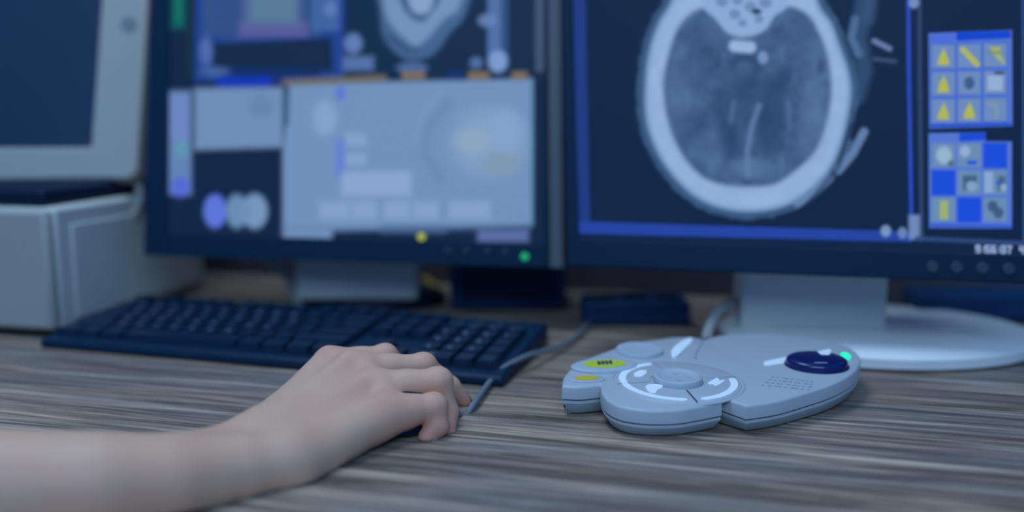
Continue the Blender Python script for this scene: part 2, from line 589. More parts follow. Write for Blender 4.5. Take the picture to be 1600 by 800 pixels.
    A.line([(1366, 92), (1398, 96)], 3, (64, 90, 130), 0.7, 4)
    A.line([(1362, -5), (1358, 30)], 9, (56, 84, 122), 0.6, 10)
    A.line([(1350, 206), (1332, 240), (1310, 266)], 6.5, (100, 132, 176), 0.85, 5)
    A.line([(1328, 222), (1316, 250)], 4, (80, 112, 156), 0.6, 5)
    A.line([(1296, 278), (1272, 300), (1246, 318)], 6, (104, 134, 180), 0.8, 6)
    A.line([(1330, 195), (1310, 262), (1262, 318)], 3, (22, 46, 80), 0.7, 4)
    # corner marks
    A.ell(1384, 361, 8, 9, (120, 150, 190), 0.95, .4)
    A.ell(1410, 364, 7, 9, (105, 135, 180), 0.9, .4)
    A.rect(1420, 336, 1437, 374, (112, 142, 190), 0.9, 5)
    A.ell(1428, 4, 8, 9, (120, 146, 190), 0.9, .5)
    # tool palettes
    lt, mid, dk, tile = (84, 116, 205), (50, 92, 200), (26, 76, 214), (106, 136, 186)
    A.sharp([(1451, 52), (1581, 47), (1582, 197), (1452, 201)], lt)
    A.sharp([(1494, 50), (1579, 48), (1579, 60), (1494, 64)], (14, 66, 204))
    A.sharp([(1453, 54), (1492, 52), (1492, 66), (1453, 68)], (70, 108, 212))
    A.line([(1455, 197), (1579, 194)], 2.5, (32, 78, 205), soft=2)
    A.sharp([(1451, 208), (1540, 207), (1540, 221), (1581, 221), (1581, 357), (1452, 356)], lt)
    A.sharp([(1499, 208), (1540, 207), (1540, 219), (1499, 221)], (24, 72, 210))
    A.line([(1455, 352), (1579, 354)], 2.0, (40, 82, 205), soft=2)

    def cell(c, r, top):
        x0 = 1456 + c * 40.5; w_ = 36
        if top: y0 = 70 + r * 42.5 - c * 1.2; h_ = 37
        else: y0 = 224 + r * 42.5; h_ = 37
        return x0, y0, x0 + w_, y0 + h_
    Ye = (178, 184, 52)
    for r in range(3):
        for c in range(3):
            x0, y0, x1, y1 = cell(c, r, True)
            A.rect(x0 - 2, y0 - 2, x1 + 2, y1 + 2, mid, 0.8, 2)
            A.rect(x0, y0, x1, y1, tile, 1, 2)
            cx_, cy_ = (x0 + x1) / 2, (y0 + y1) / 2
            if c == 0 or (r, c) == (2, 1):
                A.sharp([(cx_ + 1, cy_ - 13), (cx_ + 7, cy_ + 2), (cx_ + 9, cy_ + 13), (cx_ - 9, cy_ + 13), (cx_ - 7, cy_ + 2)], Ye, 0.95, 3)
            elif (r, c) == (0, 1):
                A.line([(cx_ - 10, cy_ - 10), (cx_ + 12, cy_ + 13)], 4.2, Ye, 0.95, 3)
            elif (r, c) == (0, 2):
                A.sharp([(cx_ - 9, cy_ - 13), (cx_ + 8, cy_ - 13), (cx_ + 8, cy_ - 2), (cx_ + 16, cy_ + 14), (cx_ + 10, cy_ + 12), (cx_ - 2, cy_)], (165, 178, 70), 0.9, 3)
                A.rect(cx_ - 12, cy_ - 6, cx_ + 8, cy_ - 1, (110, 134, 110), 0.7, 3)
            elif (r, c) == (1, 1):
                A.ell(cx_, cy_, 8, 10, (58, 88, 128), 0.95, .35)
            elif (r, c) == (1, 2):
                A.rect(cx_ - 12, cy_ - 11, cx_ + 12, cy_ + 13, (150, 176, 212), 0.9, 4)
                A.rect(cx_ - 1, cy_ - 17, cx_ + 14, cy_ - 12, (40, 66, 56), 0.9, 3)
            else:
                A.line([(cx_ - 10, cy_ - 8), (cx_ + 2, cy_ - 8), (cx_ + 2, cy_ + 12)], 2.5, (128, 152, 160), 0.8, 3)
    for r in range(3):
        for c in range(3):
            x0, y0, x1, y1 = cell(c, r, False)
            cx_, cy_ = (x0 + x1) / 2, (y0 + y1) / 2
            if (r, c) in ((0, 2), (1, 0), (2, 1)):
                A.rect(x0 - 1, y0 - 1, x1 + 1, y1 + 2, dk, 1, 2)
                continue
            A.rect(x0, y0, x1, y1, (104, 138, 176), 1, 2)
            if (r, c) == (0, 0):
                A.ell(cx_ + 1, cy_, 12, 14, (150, 178, 205), 0.95, .4); A.ell(cx_ + 12, cy_ + 13, 5, 5, (60, 100, 110), .8, .6)
            elif (r, c) == (0, 1):
                A.ell(cx_ - 7, cy_ - 6, 8, 9, (145, 172, 210), 0.95, .5); A.rect(cx_ - 3, cy_ + 8, cx_ + 12, cy_ + 15, (36, 88, 210), 1, 2)
            elif (r, c) == (1, 1):
                A.rect(cx_ - 10, cy_ - 11, cx_ + 12, cy_ + 12, (60, 92, 120), .95, 4); A.ell(cx_ + 4, cy_ + 6, 9, 8, (130, 160, 195), .95, .4)
            elif (r, c) == (1, 2):
                A.rect(x0 + 1, y0 + 2, cx_ - 4, y1 - 2, (140, 168, 212), .9, 3); A.rect(cx_ + 4, cy_ - 10, cx_ + 16, cy_ + 13, (66, 96, 122), .95, 4)
                A.rect(cx_ + 1, cy_ - 2, cx_ + 10, cy_ + 3, (40, 80, 200), .9, 3); A.ell(cx_ + 13, cy_ + 8, 5, 6, (140, 170, 200), .9, .4)
            elif (r, c) == (2, 0):
                A.rect(cx_ - 5, cy_ - 14, cx_ + 7, cy_ + 15, (160, 178, 96), .95, 3)
            else:
                A.ell(cx_ - 4, cy_ - 5, 8, 9, (58, 86, 128), .95, .4); A.ell(cx_ + 5, cy_ + 5, 8, 9, (60, 88, 128), .95, .4)
    # task bar with the clock digits
    A.sharp([(1430, 369), (1660, 379), (1660, 386), (1430, 376)], (46, 72, 122), 0.9, 2)
    A.line([(1598, -300), (1601, 376)], 2.5, (58, 86, 150), 0.8, 3)
    glyph = {'0': '111101101101111', '9': '111101111001111', '5': '111100111001111', '6': '111100111101111', '3': '111001111001111', '7': '111001010010010', ':': '000010000010000', ' ': '000000000000000', '4': '101101111001001'}
    gx = 1524.0
    for ch in '9:56:37 49':
        for k, b in enumerate(glyph[ch]):
            if b == '1':
                px_ = gx + (k % 3) * 2.6; py_ = 382.5 + 0.02 * (gx - 1524) + (k // 3) * 2.6
                A.rect(px_, py_, px_ + 2.8, py_ + 2.8, (150, 176, 220), 1, 1.2)
        gx += 5.4 if ch == ':' else 9.6
    return A.c


def paint_left(x, y):
    A = Art(x, y, (14, 36, 63))
    # left strip with a green lamp and the scroll column
    A.rect(266, -300, 290, 46, (16, 92, 98), 0.75, 8)
    A.rect(274, -300, 284, 36, (10, 120, 92), 0.8, 6)
    A.rect(290, -300, 304, 120, (26, 48, 62), 0.7, 4)
    A.rect(263, 142, 299, 304, (96, 130, 176), 1, 8)
    A.rect(268, 150, 293, 218, (112, 134, 200), 0.7, 8)
    A.ell(284, 232, 11, 14, (92, 150, 176), .8, .6)
    A.ell(282, 292, 15, 16, (84, 102, 212), .9, .5)
    # upper window, blue outlined, with a coloured body preview
    A.rect(304, -300, 538, 128, (32, 64, 140), 1, 6, dl=-.01)
    A.rect(316, -300, 500, 56, (50, 80, 132), 1, 5)
    A.ell(366, 10, 30, 60, (48, 76, 136), .6, .5)
    A.rect(374, 34, 480, 58, (94, 92, 158), .8, 10)
    A.rect(380, -300, 470, 42, (84, 102, 150), .9, 12)
    A.rect(392, -300, 462, 34, (88, 124, 150), .9, 10)
    A.rect(488, -300, 530, 48, (66, 100, 160), .9, 6)
    A.ell(516, 14, 10, 12, (92, 124, 182), .8, .6)
    A.sharp([(332, 68), (518, 59), (520, 112), (332, 104)], (18, 40, 68), 1, 5)
    A.rect(340, 104, 500, 120, (18, 40, 90), .9, 5)
    A.ell(322, 80, 10, 22, (90, 118, 180), .7, .7)
    A.ell(336, 112, 22, 8, (76, 106, 160), .7, .7)
    A.rect(340, 119, 424, 137, (18, 52, 176), 1, 5)
    A.rect(424, 119, 446, 134, (26, 46, 108), .8, 5)
    # neck scan
    A.rect(540, -300, 830, 118, (18, 42, 70), 1, 5)
    A.poly([(590, -60), (594, 20), (600, 60), (626, 88), (650, 94), (680, 82), (702, 52), (728, 20), (738, -60), (660, -120)], (66, 98, 142), 1, 9)
    A.poly([(600, -60), (600, 10), (612, 40), (634, 62), (650, 72), (668, 60), (694, 30), (718, 10), (724, -60), (660, -100)], (112, 144, 186), 1, 9)
    A.poly([(622, -50), (624, -2), (640, 26), (660, 34), (676, 18), (688, -4), (692, -50)], (48, 78, 118), .85, 8)
    A.poly([(636, -60), (640, 8), (660, 22), (676, 6), (682, -60)], (132, 160, 200), 1, 8)
    A.line([(606, 56), (636, 78), (652, 78)], 3, (40, 66, 104), .8, 5)
    # bottom marks of the scan pane
    A.ell(552, 68, 14, 16, (98, 128, 182), .9, .5)
    A.rect(536, 88, 584, 110, (90, 120, 174), .85, 8)
    A.ell(644, 106, 24, 9, (78, 108, 158), .85, .5)
    A.rect(762, -300, 784, 90, (82, 112, 168), .95, 6)
    A.rect(784, -300, 794, 90, (50, 80, 128), .9, 5)
    A.ell(762, 32, 15, 10, (98, 128, 178), .9, .5)
    A.ell(778, 96, 15, 17, (122, 152, 204), 1, .4)
    A.ell(744, 98, 10, 9, (84, 116, 168), .8, .5)
    A.rect(836, -300, 850, 112, (60, 84, 108), 1, 5)
    # pale windows
    A.sharp([(304, 138), (442, 136), (442, 230), (304, 234)], (110, 140, 182), 1, 8)
    A.ell(408, 165, 18, 18, (96, 128, 168), .7, .8)
    A.sharp([(452, 130), (832, 123), (832, 352), (520, 360), (518, 374), (442, 372), (442, 236)], (112, 144, 186), 1, 8)
    A.sharp([(442, 140), (452, 140), (452, 196), (442, 196)], (60, 96, 128), .9, 4)
    A.line([(446, 129), (600, 122)], 5, (112, 106, 88), .9, 5)
    for (a_, b_) in ((628, 664), (732, 764), (800, 824)):
        A.rect(a_, 112, b_, 124, (128, 112, 84), .9, 5)
    A.rect(700, 112, 724, 124, (26, 50, 120), .8, 5)
    A.ell(508, 184, 18, 26, (134, 164, 204), .9, .6)
    A.rect(525, 136, 539, 156, (86, 116, 208), .9, 5)
    A.rect(525, 218, 539, 276, (96, 124, 208), .9, 6)
    A.rect(540, 208, 572, 228, (134, 164, 204), .8, 6)
    A.rect(540, 240, 572, 258, (134, 164, 204), .8, 6)
    A.rect(534, 268, 642, 306, (138, 166, 208), .95, 8)
    A.line([(700, 160), (668, 200), (664, 240), (688, 280)], 8, (100, 132, 174), .6, 12)
    A.line([(690, 140), (664, 170), (650, 220)], 4, (120, 150, 192), .5, 8)
    A.ell(764, 222, 56, 52, (130, 160, 196), .85, .6)
    A.ell(740, 220, 30, 20, (142, 166, 190), .8, .8)
    A.ell(782, 256, 30, 18, (124, 150, 172), .8, .8)
    A.ell(790, 202, 26, 30, (134, 164, 206), .7, .8)
    for (a_, b_) in ((500, 546), (550, 588), (600, 640), (646, 684), (702, 766)):
        A.rect(a_, 315, b_, 342, (134, 162, 206), .9, 9)
    A.rect(440, 352, 830, 362, (80, 112, 156), .3, 6)
    A.rect(596, 352, 698, 364, (74, 104, 146), .8, 6)
    A.line([(832, 126), (831, 350)], 2, (70, 140, 170), .6, 3)
    # three round buttons
    A.ell(336, 330, 18, 26, (92, 116, 216), 1, .3)
    A.ell(370, 330, 17, 26, (104, 140, 178), 1, .4)
    A.ell(398, 330, 20, 27, (116, 148, 188), 1, .35)
    A.rect(380, 322, 390, 338, (100, 134, 176), .8, 6)
    A.rect(746, 359, 826, 378, (92, 112, 166), .9, 7)
    return A.c


def build_display(pl, outer, inner, label, name, label_parts, painter, nu, nv, depth):
    o_ = [pl.hit(*p) for p in outer]
    i_ = [pl.hit(*p) for p in inner]
    return o_, i_


# left flat monitor -------------------------------------------------
PL = Plane(226, 400, 0.92, -8.0, -9.0, -0.4)
ou = [PL.hit(225, 399), PL.hit(858, 418)]
tl, tr = PL.hit(235, 0), PL.hit(854, 0)


def extend(b, t, v):  # point at height v on the line b..t
    k = (v - b[1]) / (t[1] - b[1])
    return (b[0] + (t[0] - b[0]) * k, v)


VT = 0.330
ou += [extend(ou[1], tr, VT), extend(ou[0], tl, VT)]
ib = [PL.hit(261, 366), PL.hit(851, 382)]
inn = ib + [extend(ib[1], PL.hit(852, 0), VT - 0.018), extend(ib[0], PL.hit(263, 0), VT - 0.018)]
root = thing('flat_monitor', 'black flat monitor with pale windows on screen, behind the keyboard', 'monitor', (-0.16, 1.0, 0))
mon_l = root
ring_frame(PL, ou, inn, 0.0, 0.022, 0.003).build('bezel', M['bezel'], parent=root, root=root, bevel=0.0015)
hull(PL, ou, 0.022, shrink(ou, 0.05), 0.055).build('back_housing', M['bezel'], parent=root, root=root, bevel=0.002)
make_screen('screen', PL, inn, 0.0028, 300, 210, paint_left, root, root)
# silver side trim of the left monitor
sq0 = [PL.hit(858, 418), PL.hit(880, 420)]
sq = [sq0[0], sq0[1], extend(sq0[1], PL.hit(876, 0), VT), extend(sq0[0], tr, VT)]
sq = [(sq[0][0] + .0003, sq[0][1]), sq[1], sq[2], (sq[3][0] + .0003, sq[3][1])]
hull(PL, sq, 0.002, sq, 0.022).build('side_trim', M['silver'], parent=root, root=root, bevel=0.001)
MB().add([], [])


def disc(pl, px, py, r, w0, w1, n=20, prof=None):
    u, v = pl.hit(px, py)
    mb = MB()
    return mb.rings([[pl.W(u + rr * math.cos(2 * math.pi * i / n), w_, v + rr * math.sin(2 * math.pi * i / n)) for i in range(n)]
                     for rr, w_ in ((r, w0), (r, w1 * 0.7), (r * 0.8, w1))])


disc(PL, 820, 401, 0.0036, 0.001, -0.0012).build('power_light', M['ledm'], parent=root, root=root)
o = disc(PL, 658, 370, 0.0036, 0.0035, -0.0012).build('warning_light', M['amber'], parent=root, root=root)
for px in (700, 728, 762, 790):
    disc(PL, px, 392 + (px - 700) * .02, 0.0030, 0.001, -0.0015).build('button', M['button'], parent=root, root=root)
nf = [on_y(462, 492, 0.965), on_y(652, 492, 0.965)]
nx0, nx1 = nf[0][0], nf[1][0]
MB().box(((nx0 + nx1) / 2, 0.995, 0.062), (nx1 - nx0, 0.055, 0.10)).build('neck', M['greyneck'], parent=root, root=root, bevel=0.004)
MB().lathe((-0.16, 1.02, 0), [(0.084, 0.0005), (0.086, 0.006), (0.082, 0.012), (0.04, 0.0135)], 56, 1.0, 0.72).build('base', M['black'], parent=root, root=root, smooth=True)
MB().tube([on_y(405, 398, .99), on_y(425, 412, .985), on_y(448, 432, .98), on_y(462, 462, .975), on_y(470, 486, .975)], 0.0055).build('cable', M['palecable'], parent=root, root=root, smooth=True)

# right flat monitor ------------------------------------------------
PR = Plane(905, 380, 0.80, -11.5, -8.5, -0.6)
VT = 0.300
ob = [PR.hit(886, 416), PR.hit(1640, 445)]
ot = [PR.hit(878, 0), PR.hit(1636, 0)]
ou = [ob[0], ob[1], extend(ob[1], ot[1], VT), extend(ob[0], ot[0], VT)]
ib = [PR.hit(905, 373), PR.hit(1604, 398)]
it = [PR.hit(893, 0), PR.hit(1602, 0)]
inn = [ib[0], ib[1], extend(ib[1], it[1], VT - .018), extend(ib[0], it[0], VT - .018)]
root = thing('flat_monitor', 'black flat monitor showing a large grey head scan, rightmost screen', 'monitor', (0.30, 0.86, 0))
ring_frame(PR, ou, inn, 0.0, 0.022, 0.003).build('bezel', M['bezel'], parent=root, root=root, bevel=0.0015)
hull(PR, ou, 0.022, shrink(ou, 0.06), 0.055).build('back_housing', M['bezel'], parent=root, root=root, bevel=0.002)
make_screen('screen', PR, inn, 0.0028, 520, 400, paint_right, root, root)
for px in (1457, 1495, 1535, 1576):
    disc(PR, px, 417 + (px - 1457) * .03, 0.0048, 0.001, -0.0016).build('button', M['button'], parent=root, root=root)
y0 = 0.835
nA, nB = on_y(1157, 541, y0), on_y(1378, 545, y0)
ncx = (nA[0] + nB[0]) / 2
nk = MB().box((0, 0, 0.075), (nB[0] - nA[0], 0.045, 0.135))
cR, sR = math.cos(math.radians(-5)), math.sin(math.radians(-5))
nk.v = [(ncx + x * cR - (y + .0225) * sR, y0 + x * sR + (y + .0225) * cR, z) for x, y, z in nk.v]
nk.build('neck', M['greyneck'], parent=root, root=root, bevel=0.002)
MB().lathe((0.335, 0.836, 0), [(0.136, 0.0005), (0.141, 0.003), (0.142, 0.011), (0.136, 0.0145), (0.06, 0.016)], 72, 1.0, 0.745).build('base', M['white'], parent=root, root=root, smooth=True)

# old monitor on the left ------------------------------------------
PC = Plane(222, 262, 0.965, 4.0, -12.0, 0.0)
VT = 0.30
br, tr = PC.hit(221, 284), PC.hit(236, 0)
rr = 0.012
trx = extend(br, tr, VT)
WID = 0.40
arc = [(br[0] - rr + rr * math.cos(a), br[1] + rr + rr * math.sin(a)) for a in np.linspace(-math.pi / 2, 0, 6)]
outl = [(br[0] - WID, br[1])] + arc + [trx, (br[0] - WID, VT)]
i0 = PC.hit(144, 232); i1 = PC.hit(160, 0); i1e = extend(i0, i1, VT - .04)
innr = [(br[0] - WID + .045, i0[1] - .001), i0, i1e, (br[0] - WID + .045, VT - .04)]
root = thing('old_monitor', 'old off-white monitor with blank blue-grey screen standing on the white case', 'monitor', tuple(on_y(60, 318, 0.98)))
mb = MB()
n = len(outl)
# housing: a ring of the outline, front rim curving in
c_out = [PC.W(u, 0.012, v) for u, v in outl]
c_mid = [PC.W(u, 0.0, v) for u, v in shrink(outl, 0.006)]
c_back = [PC.W(u, 0.075, v + 0.006) for u, v in shrink(outl, 0.004)]
c_end = [PC.W(u, 0.17, v + 0.01) for u, v in shrink(outl, 0.07)]
mb.rings([c_end, c_back, c_out, c_mid], cap0=True, cap1=False)
base_i = len(mb.v)
mb.v += [tuple(PC.W(u, 0.0, v)) for u, v in innr] + [tuple(PC.W(u * 1.0, 0.008, v)) for u, v in shrink(innr, 0.004)]
mid0 = 3 * n
I = [base_i + k for k in range(4)]; J = [base_i + 4 + k for k in range(4)]
# front rim faces
mb.f += [(mid0 + 0, mid0 + 1, I[1], I[0])]
for k in range(1, 6): mb.f += [(mid0 + k, mid0 + k + 1, I[1])]
mb.f += [(mid0 + 6, mid0 + 7, I[2], I[1]), (mid0 + 7, mid0 + 8, I[3], I[2]), (mid0 + 8, mid0 + 0, I[0], I[3])]
for a, b in ((0, 1), (1, 2), (2, 3), (3, 0)): mb.f += [(I[a], I[b], J[b], J[a])]
mb.build('housing', M['beige'], parent=root, root=root, bevel=0.002)
hull(PC, shrink(innr, 0.003), 0.0078, shrink(innr, 0.003), 0.010).build('screen', M['crt'], parent=root, root=root)
disc(PC, 201, 38, 0.0085, 0.001, -0.0006).build('button', M['btnb'], parent=root, root=root)
cb = on_y(60, 318, 0.98)
BX_TOP = 0.1225
cd = MB().tube([on_y(214, 268, .985), on_y(218, 310, .975), on_y(206, 350, .97), on_y(200, 400, .975), on_y(208, 450, .98), on_y(228, 462, 1.02)], 0.0042).build('cord', M['palecable'], parent=root, root=root, smooth=True)
MB().tube([on_y(200, 360, .968), on_y(193, 380, .966), on_y(186, 404, .968)], 0.0055).build('connector', M['brown'], parent=cd, root=root, smooth=True)

# white computer case ------------------------------------------------
mon_o = root
root = thing('computer_case', 'pale boxy computer case on the desk under the old monitor', 'computer', (-0.52, 1.0, 0))
fr = on_z(98, 517, 0.006)
bkp = np.array([fr[0] + 0.045, fr[1] + 0.20, 0])
dv = (bkp - fr); dv[2] = 0; dv /= np.linalg.norm(dv)
lv = np.array([-dv[1], dv[0], 0])
cs = []
for z, ins in ((0.006, 0.0), (BX_TOP, 0.0)):
    A_ = fr + 0; A_[2] = z
    cs.append([A_, A_ + dv * .25, A_ + dv * .25 + lv * .30, A_ + lv * .30])
sw = []
for z, ins in ((BX_TOP + .0003, .004), (BX_TOP + .004, 0), (BX_TOP + .0145, 0), (BX_TOP + .0175, .006)):
    A_ = fr + dv * (.002 + ins) + lv * (.012 + ins); A_ = A_.copy(); A_[2] = z
    sw.append([A_, A_ + dv * (.19 - 2 * ins), A_ + dv * (.19 - 2 * ins) + lv * (.27 - 2 * ins), A_ + lv * (.27 - 2 * ins)])
MB().rings(sw).build('swivel_base', M['black'], parent=mon_o, root=mon_o, bevel=0.002)
MB().rings(cs).build('body', M['beigeside'], parent=root, root=root, bevel=0.004)
# front panel proud of the body, side panel
fp = []
for z in (0.008, BX_TOP - 0.001):
    A_ = fr - dv * 0.012 + lv * 0.0; A_ = A_.copy(); A_[2] = z
    fp.append([A_, A_ + dv * .0118, A_ + dv * .0118 + lv * .30, A_ + lv * .30])
MB().rings(fp).build('front_panel', M['beige'], parent=root, root=root, bevel=0.005)
sp = []
for z in (0.014, BX_TOP - 0.018):
    A_ = fr + dv * .02 - lv * .0025; A_ = A_.copy(); A_[2] = z
    sp.append([A_, A_ + dv * .21, A_ + dv * .21 + lv * .0024, A_ + lv * .0024])
MB().rings(sp).build('side_panel', M['beigeside'], parent=root, root=root, bevel=0.001)
for a, b in ((.02, .02), (.02, .26), (.18, .02), (.18, .26)):
    p = fr + dv * a + lv * b
    MB().lathe((p[0], p[1], 0), [(0.008, 0.0003), (0.008, 0.0062)], 16).build('foot', M['black'], parent=root, root=root)

# things at the back of the desk --------------------------------------
pa, pb = on_z(702, 490, 0), on_z(884, 486, 0)
bx = thing('black_box', 'black box behind the right end of the keyboard, beneath the monitors', 'box', tuple((pa + pb) / 2 + np.array([0, .05, 0])))
mb = MB().box(((pa[0] + pb[0]) / 2, (pa[1] + pb[1]) / 2 + .055, 0.0275), (pb[0] - pa[0], 0.09, 0.054))
mb.build('body', M['navy'], parent=bx, root=bx, bevel=0.004)
MB().box(((pa[0] + pb[0]) / 2, (pa[1] + pb[1]) / 2 + .0085, 0.028), ((pb[0] - pa[0]) * .8, 0.0025, 0.036)).build('front_panel', M['bezel'], parent=bx, root=bx, bevel=0.001)
yc = MB().tube([on_z(664, 436, .004), on_z(680, 448, .0042), on_z(694, 462, .004)], 0.0035).build('yellow_cable', M['ycable'], loc=tuple(on_z(690, 460, 0)), smooth=True)
tag(yc, 'dull yellow cable beside the black box behind the keyboard', 'cable')
ps0, ps1 = on_z(912, 513, 0), on_z(1080, 511, 0)
ps = thing('power_strip', 'long low black power strip behind the grey controller', 'power strip', tuple((ps0 + ps1) / 2 + np.array([0, .03, 0])))
cxp, cyp = (ps0[0] + ps1[0]) / 2, (ps0[1] + ps1[1]) / 2 + .03
MB().box((cxp, cyp, 0.0125), (ps1[0] - ps0[0], .05, .024)).build('body', M['navy'], parent=ps, root=ps, bevel=0.004)
for k in (-1, 0, 1):
    MB().lathe((cxp + k * .033, cyp, 0), [(0.012, .0244), (0.0125, .0262), (0.010, .0266)], 20).build('socket', M['bezel'], parent=ps, root=ps)
aq = on_z(1500, 478, 0.02)
ad = thing('low_block', 'low black adapter on the desk behind the white round stand foot', 'block', (0.47, 0.93, 0))  # low dark block filling the dark stretch behind the foot
MB().box((0.470, 0.930, 0.0165), (0.13, 0.045, 0.032)).build('body', M['navy'], parent=ad, root=ad, bevel=0.006)
MB().tube([(0.530, .930, .012), (0.56, .925, .006), (0.60, .90, .004), (0.66, .88, .004)], 0.003).build('cord', M['black'], parent=ad, root=ad, smooth=True)

# ------------------------------------------------------------------ keyboard
kf = on_z(42, 549, 0)
kr = on_z(745, 607, 0)
kr = on_z(786, 607, 0)
KY = math.radians(-16.3); KW = 0.436
kf = kr - np.array([math.cos(KY), math.sin(KY), 0]) * KW
KD = 0.146
kb = thing('keyboard', 'black full-size keyboard lying between the monitors and the hand', 'keyboard', (kf[0], kf[1], 0.0), KY)


def ktop(y):  # height of the case top at depth y
    return 0.009 + y / KD * 0.011


mb = MB()
mb.add([(0, 0, .001), (KW, 0, .001), (KW, KD, .001), (0, KD, .001),
        (0.001, .001, ktop(0)), (KW - .001, .001, ktop(0)), (KW - .001, KD - .001, ktop(KD)), (.001, KD - .001, ktop(KD))],
       [(3, 2, 1, 0), (4, 5, 6, 7), (0, 1, 5, 4), (1, 2, 6, 5), (2, 3, 7, 6), (3, 0, 4, 7)])
mb.build('case', M['keycase'], parent=kb, bevel=0.0025)
tiltk = math.atan2(0.011, KD)
P_ = (KW - 0.016) / 22.6
RP = (KD - 0.024) / 6.35
keymesh = {}


def key_mesh(wu):
    if wu in keymesh: return keymesh[wu]
    W_, D_ = wu * P_ - 0.0018, RP - 0.0018
    r0 = [(-W_ / 2, -D_ / 2, 0), (W_ / 2, -D_ / 2, 0), (W_ / 2, D_ / 2, 0), (-W_ / 2, D_ / 2, 0)]
    i1 = 0.0016
    r1 = [(x - math.copysign(i1, x), y - math.copysign(i1, y), .0062) for x, y, z in r0]
    i2 = 0.0032
    r2 = [(x - math.copysign(i2, x), y - math.copysign(i2, y), .0056) for x, y, z in r0]
    mb = MB().rings([r0, r1, r2])
    me = bpy.data.meshes.new('key')
    me.from_pydata(mb.v, [], mb.f); me.materials.append(M['keyb'])
    keymesh[wu] = me
    return me


FONT = {'A': '010101111101101', 'B': '110101110101110', 'C': '011100100100011', 'D': '110101101101110', 'E': '111100110100111', 'F': '111100110100100',
        'G': '011100101101011', 'H': '101101111101101', 'I': '111010010010111', 'J': '001001001101010', 'K': '101101110101101', 'L': '100100100100111',
        'M': '101111111101101', 'N': '110101101101101', 'O': '010101101101010', 'P': '110101110100100', 'Q': '010101101111011', 'R': '110101110101101',
        'S': '011100010001110', 'T': '111010010010010', 'U': '101101101101111', 'V': '101101101101010', 'W': '101101111111101', 'X': '101101010101101',
        'Y': '101101010010010', 'Z': '111001010100111', '0': '111101101101111', '1': '010110010010111', '2': '110001010100111', '3': '110001010001110',
        '4': '101101111001001', '5': '111100110001110', '6': '011100111101111', '7': '111001010010010', '8': '111101111101111', '9': '111101111001110',
        '/': '001001010100100', '*': '101010101000000', '-': '000000111000000', '+': '000010111010000', '.': '000000000000010'}
glyphmesh = {}


def legend(ch, parent):
    if ch not in glyphmesh:
        mb = MB(); q = 0.0011
        for k, b in enumerate(FONT[ch]):
            if b == '1':
                mb.box(((k % 3 - 1) * q, (2 - k // 3) * q, 0), (q, q, .0002))
        me = bpy.data.meshes.new('legend'); me.from_pydata(mb.v, [], mb.f); me.materials.append(M['legend'])
        glyphmesh[ch] = me
    o = bpy.data.objects.new('legend', glyphmesh[ch])
    COL.objects.link(o); o.parent = parent
    o.location = (-.0018, .0012, .0058)


def key(xu, row, wu=1.0, ch=None):
    o = bpy.data.objects.new('key', key_mesh(wu))
    COL.objects.link(o); o.parent = kb
    y = 0.012 + (row + 0.5) * RP + (0.35 * RP if row == 5 else 0)
    o.location = (0.008 + (xu + wu / 2) * P_, y, ktop(y) + 0.0003)
    o.rotation_euler = (tiltk, 0, 0)
    if ch: legend(ch, o)


rows = {0: [1.25, 1.25, 1.25, 6.25, 1.25, 1.25, 1.25, 1.25], 1: [2.25] + [1] * 10 + [2.75], 2: [1.75] + [1] * 11 + [2.25],
        3: [1.5] + [1] * 12 + [1.5], 4: [1] * 13 + [2]}
for r, ws in rows.items():
    x = 0
    lt = {1: ' ZXCVBNM', 2: ' ASDFGHJKL', 3: ' QWERTYUIOP', 4: ' 1234567890'}.get(r, '')
    for k, w_ in enumerate(ws):
        key(x, r, w_, lt[k] if 0 < k < len(lt) else None); x += w_
x = 0
for k, xx in enumerate([0, 2, 3, 4, 5, 6.5, 7.5, 8.5, 9.5, 11, 12, 13, 14]): key(xx, 5)
for c in range(3):
    for r in (3, 4, 5): key(15.25 + c, r)
    key(15.25 + c, 0)
key(16.25, 1)
for r in (1, 2, 3, 4):
    for c in range(3): key(18.5 + c, r, 1.0, {1: '123', 2: '456', 3: '789', 4: './*'}[r][c])
key(18.5, 0, 2, '0'); key(20.5, 0, 1, '.')
for r in (0, 1, 2, 3, 4): key(21.5, r, 1, {3: '+', 4: '-'}.get(r))
for c in range(3):
    MB().box((0.008 + (18.7 + c) * P_, KD - .012, ktop(KD - .012) + .0004), (.003, .002, .0008)).build('status_light', M['silver'], parent=kb)

# ------------------------------------------------------------------ controller
TILT_C = 0.05      # its top rises slightly towards the back
on_flat = on_z


def on_top(px, py, z):
    r_ = ray(px, py)
    t = (z - TILT_C * 0.6 - CH) / (r_[2] - TILT_C * r_[1])
    p = C0 + r_ * t
    return np.array([p[0], p[1], z])


ctl_c = on_z(1100, 590, 0)
ctl = thing('hand_controller', 'pale blue-grey multi-lobed controller with round dial and dark blue knob', 'controller', (ctl_c[0], ctl_c[1], 0))
ZT = 0.021
segs = [  # runs between sharp corners, photo outline of the top edge
    [(878, 603), (908, 604), (938, 601)],
    [(938, 601), (940, 612), (948, 624), (967, 634), (992, 639), (1022, 641), (1060, 640), (1092, 635), (1128, 628)],
    [(1128, 628), (1127, 620)],
    [(1127, 620), (1167, 634)],
    [(1167, 634), (1217, 626), (1266, 612), (1299, 601), (1325, 588), (1340, 575), (1345, 561), (1338, 550), (1324, 541), (1299, 533), (1266, 527), (1224, 522),
     (1185, 520), (1152, 521), (1123, 524), (1100, 531)],
    [(1100, 531), (1087, 527), (1055, 526), (1035, 529), (1004, 533), (972, 540), (941, 551), (912, 562), (890, 577), (880, 590), (878, 603)],
]
outl = []
for sg in segs:
    P = [on_top(a, b, ZT)[:2] for a, b in sg]
    Q = spline(P, 6) if len(P) > 2 else P
    outl += list(Q[:-1])
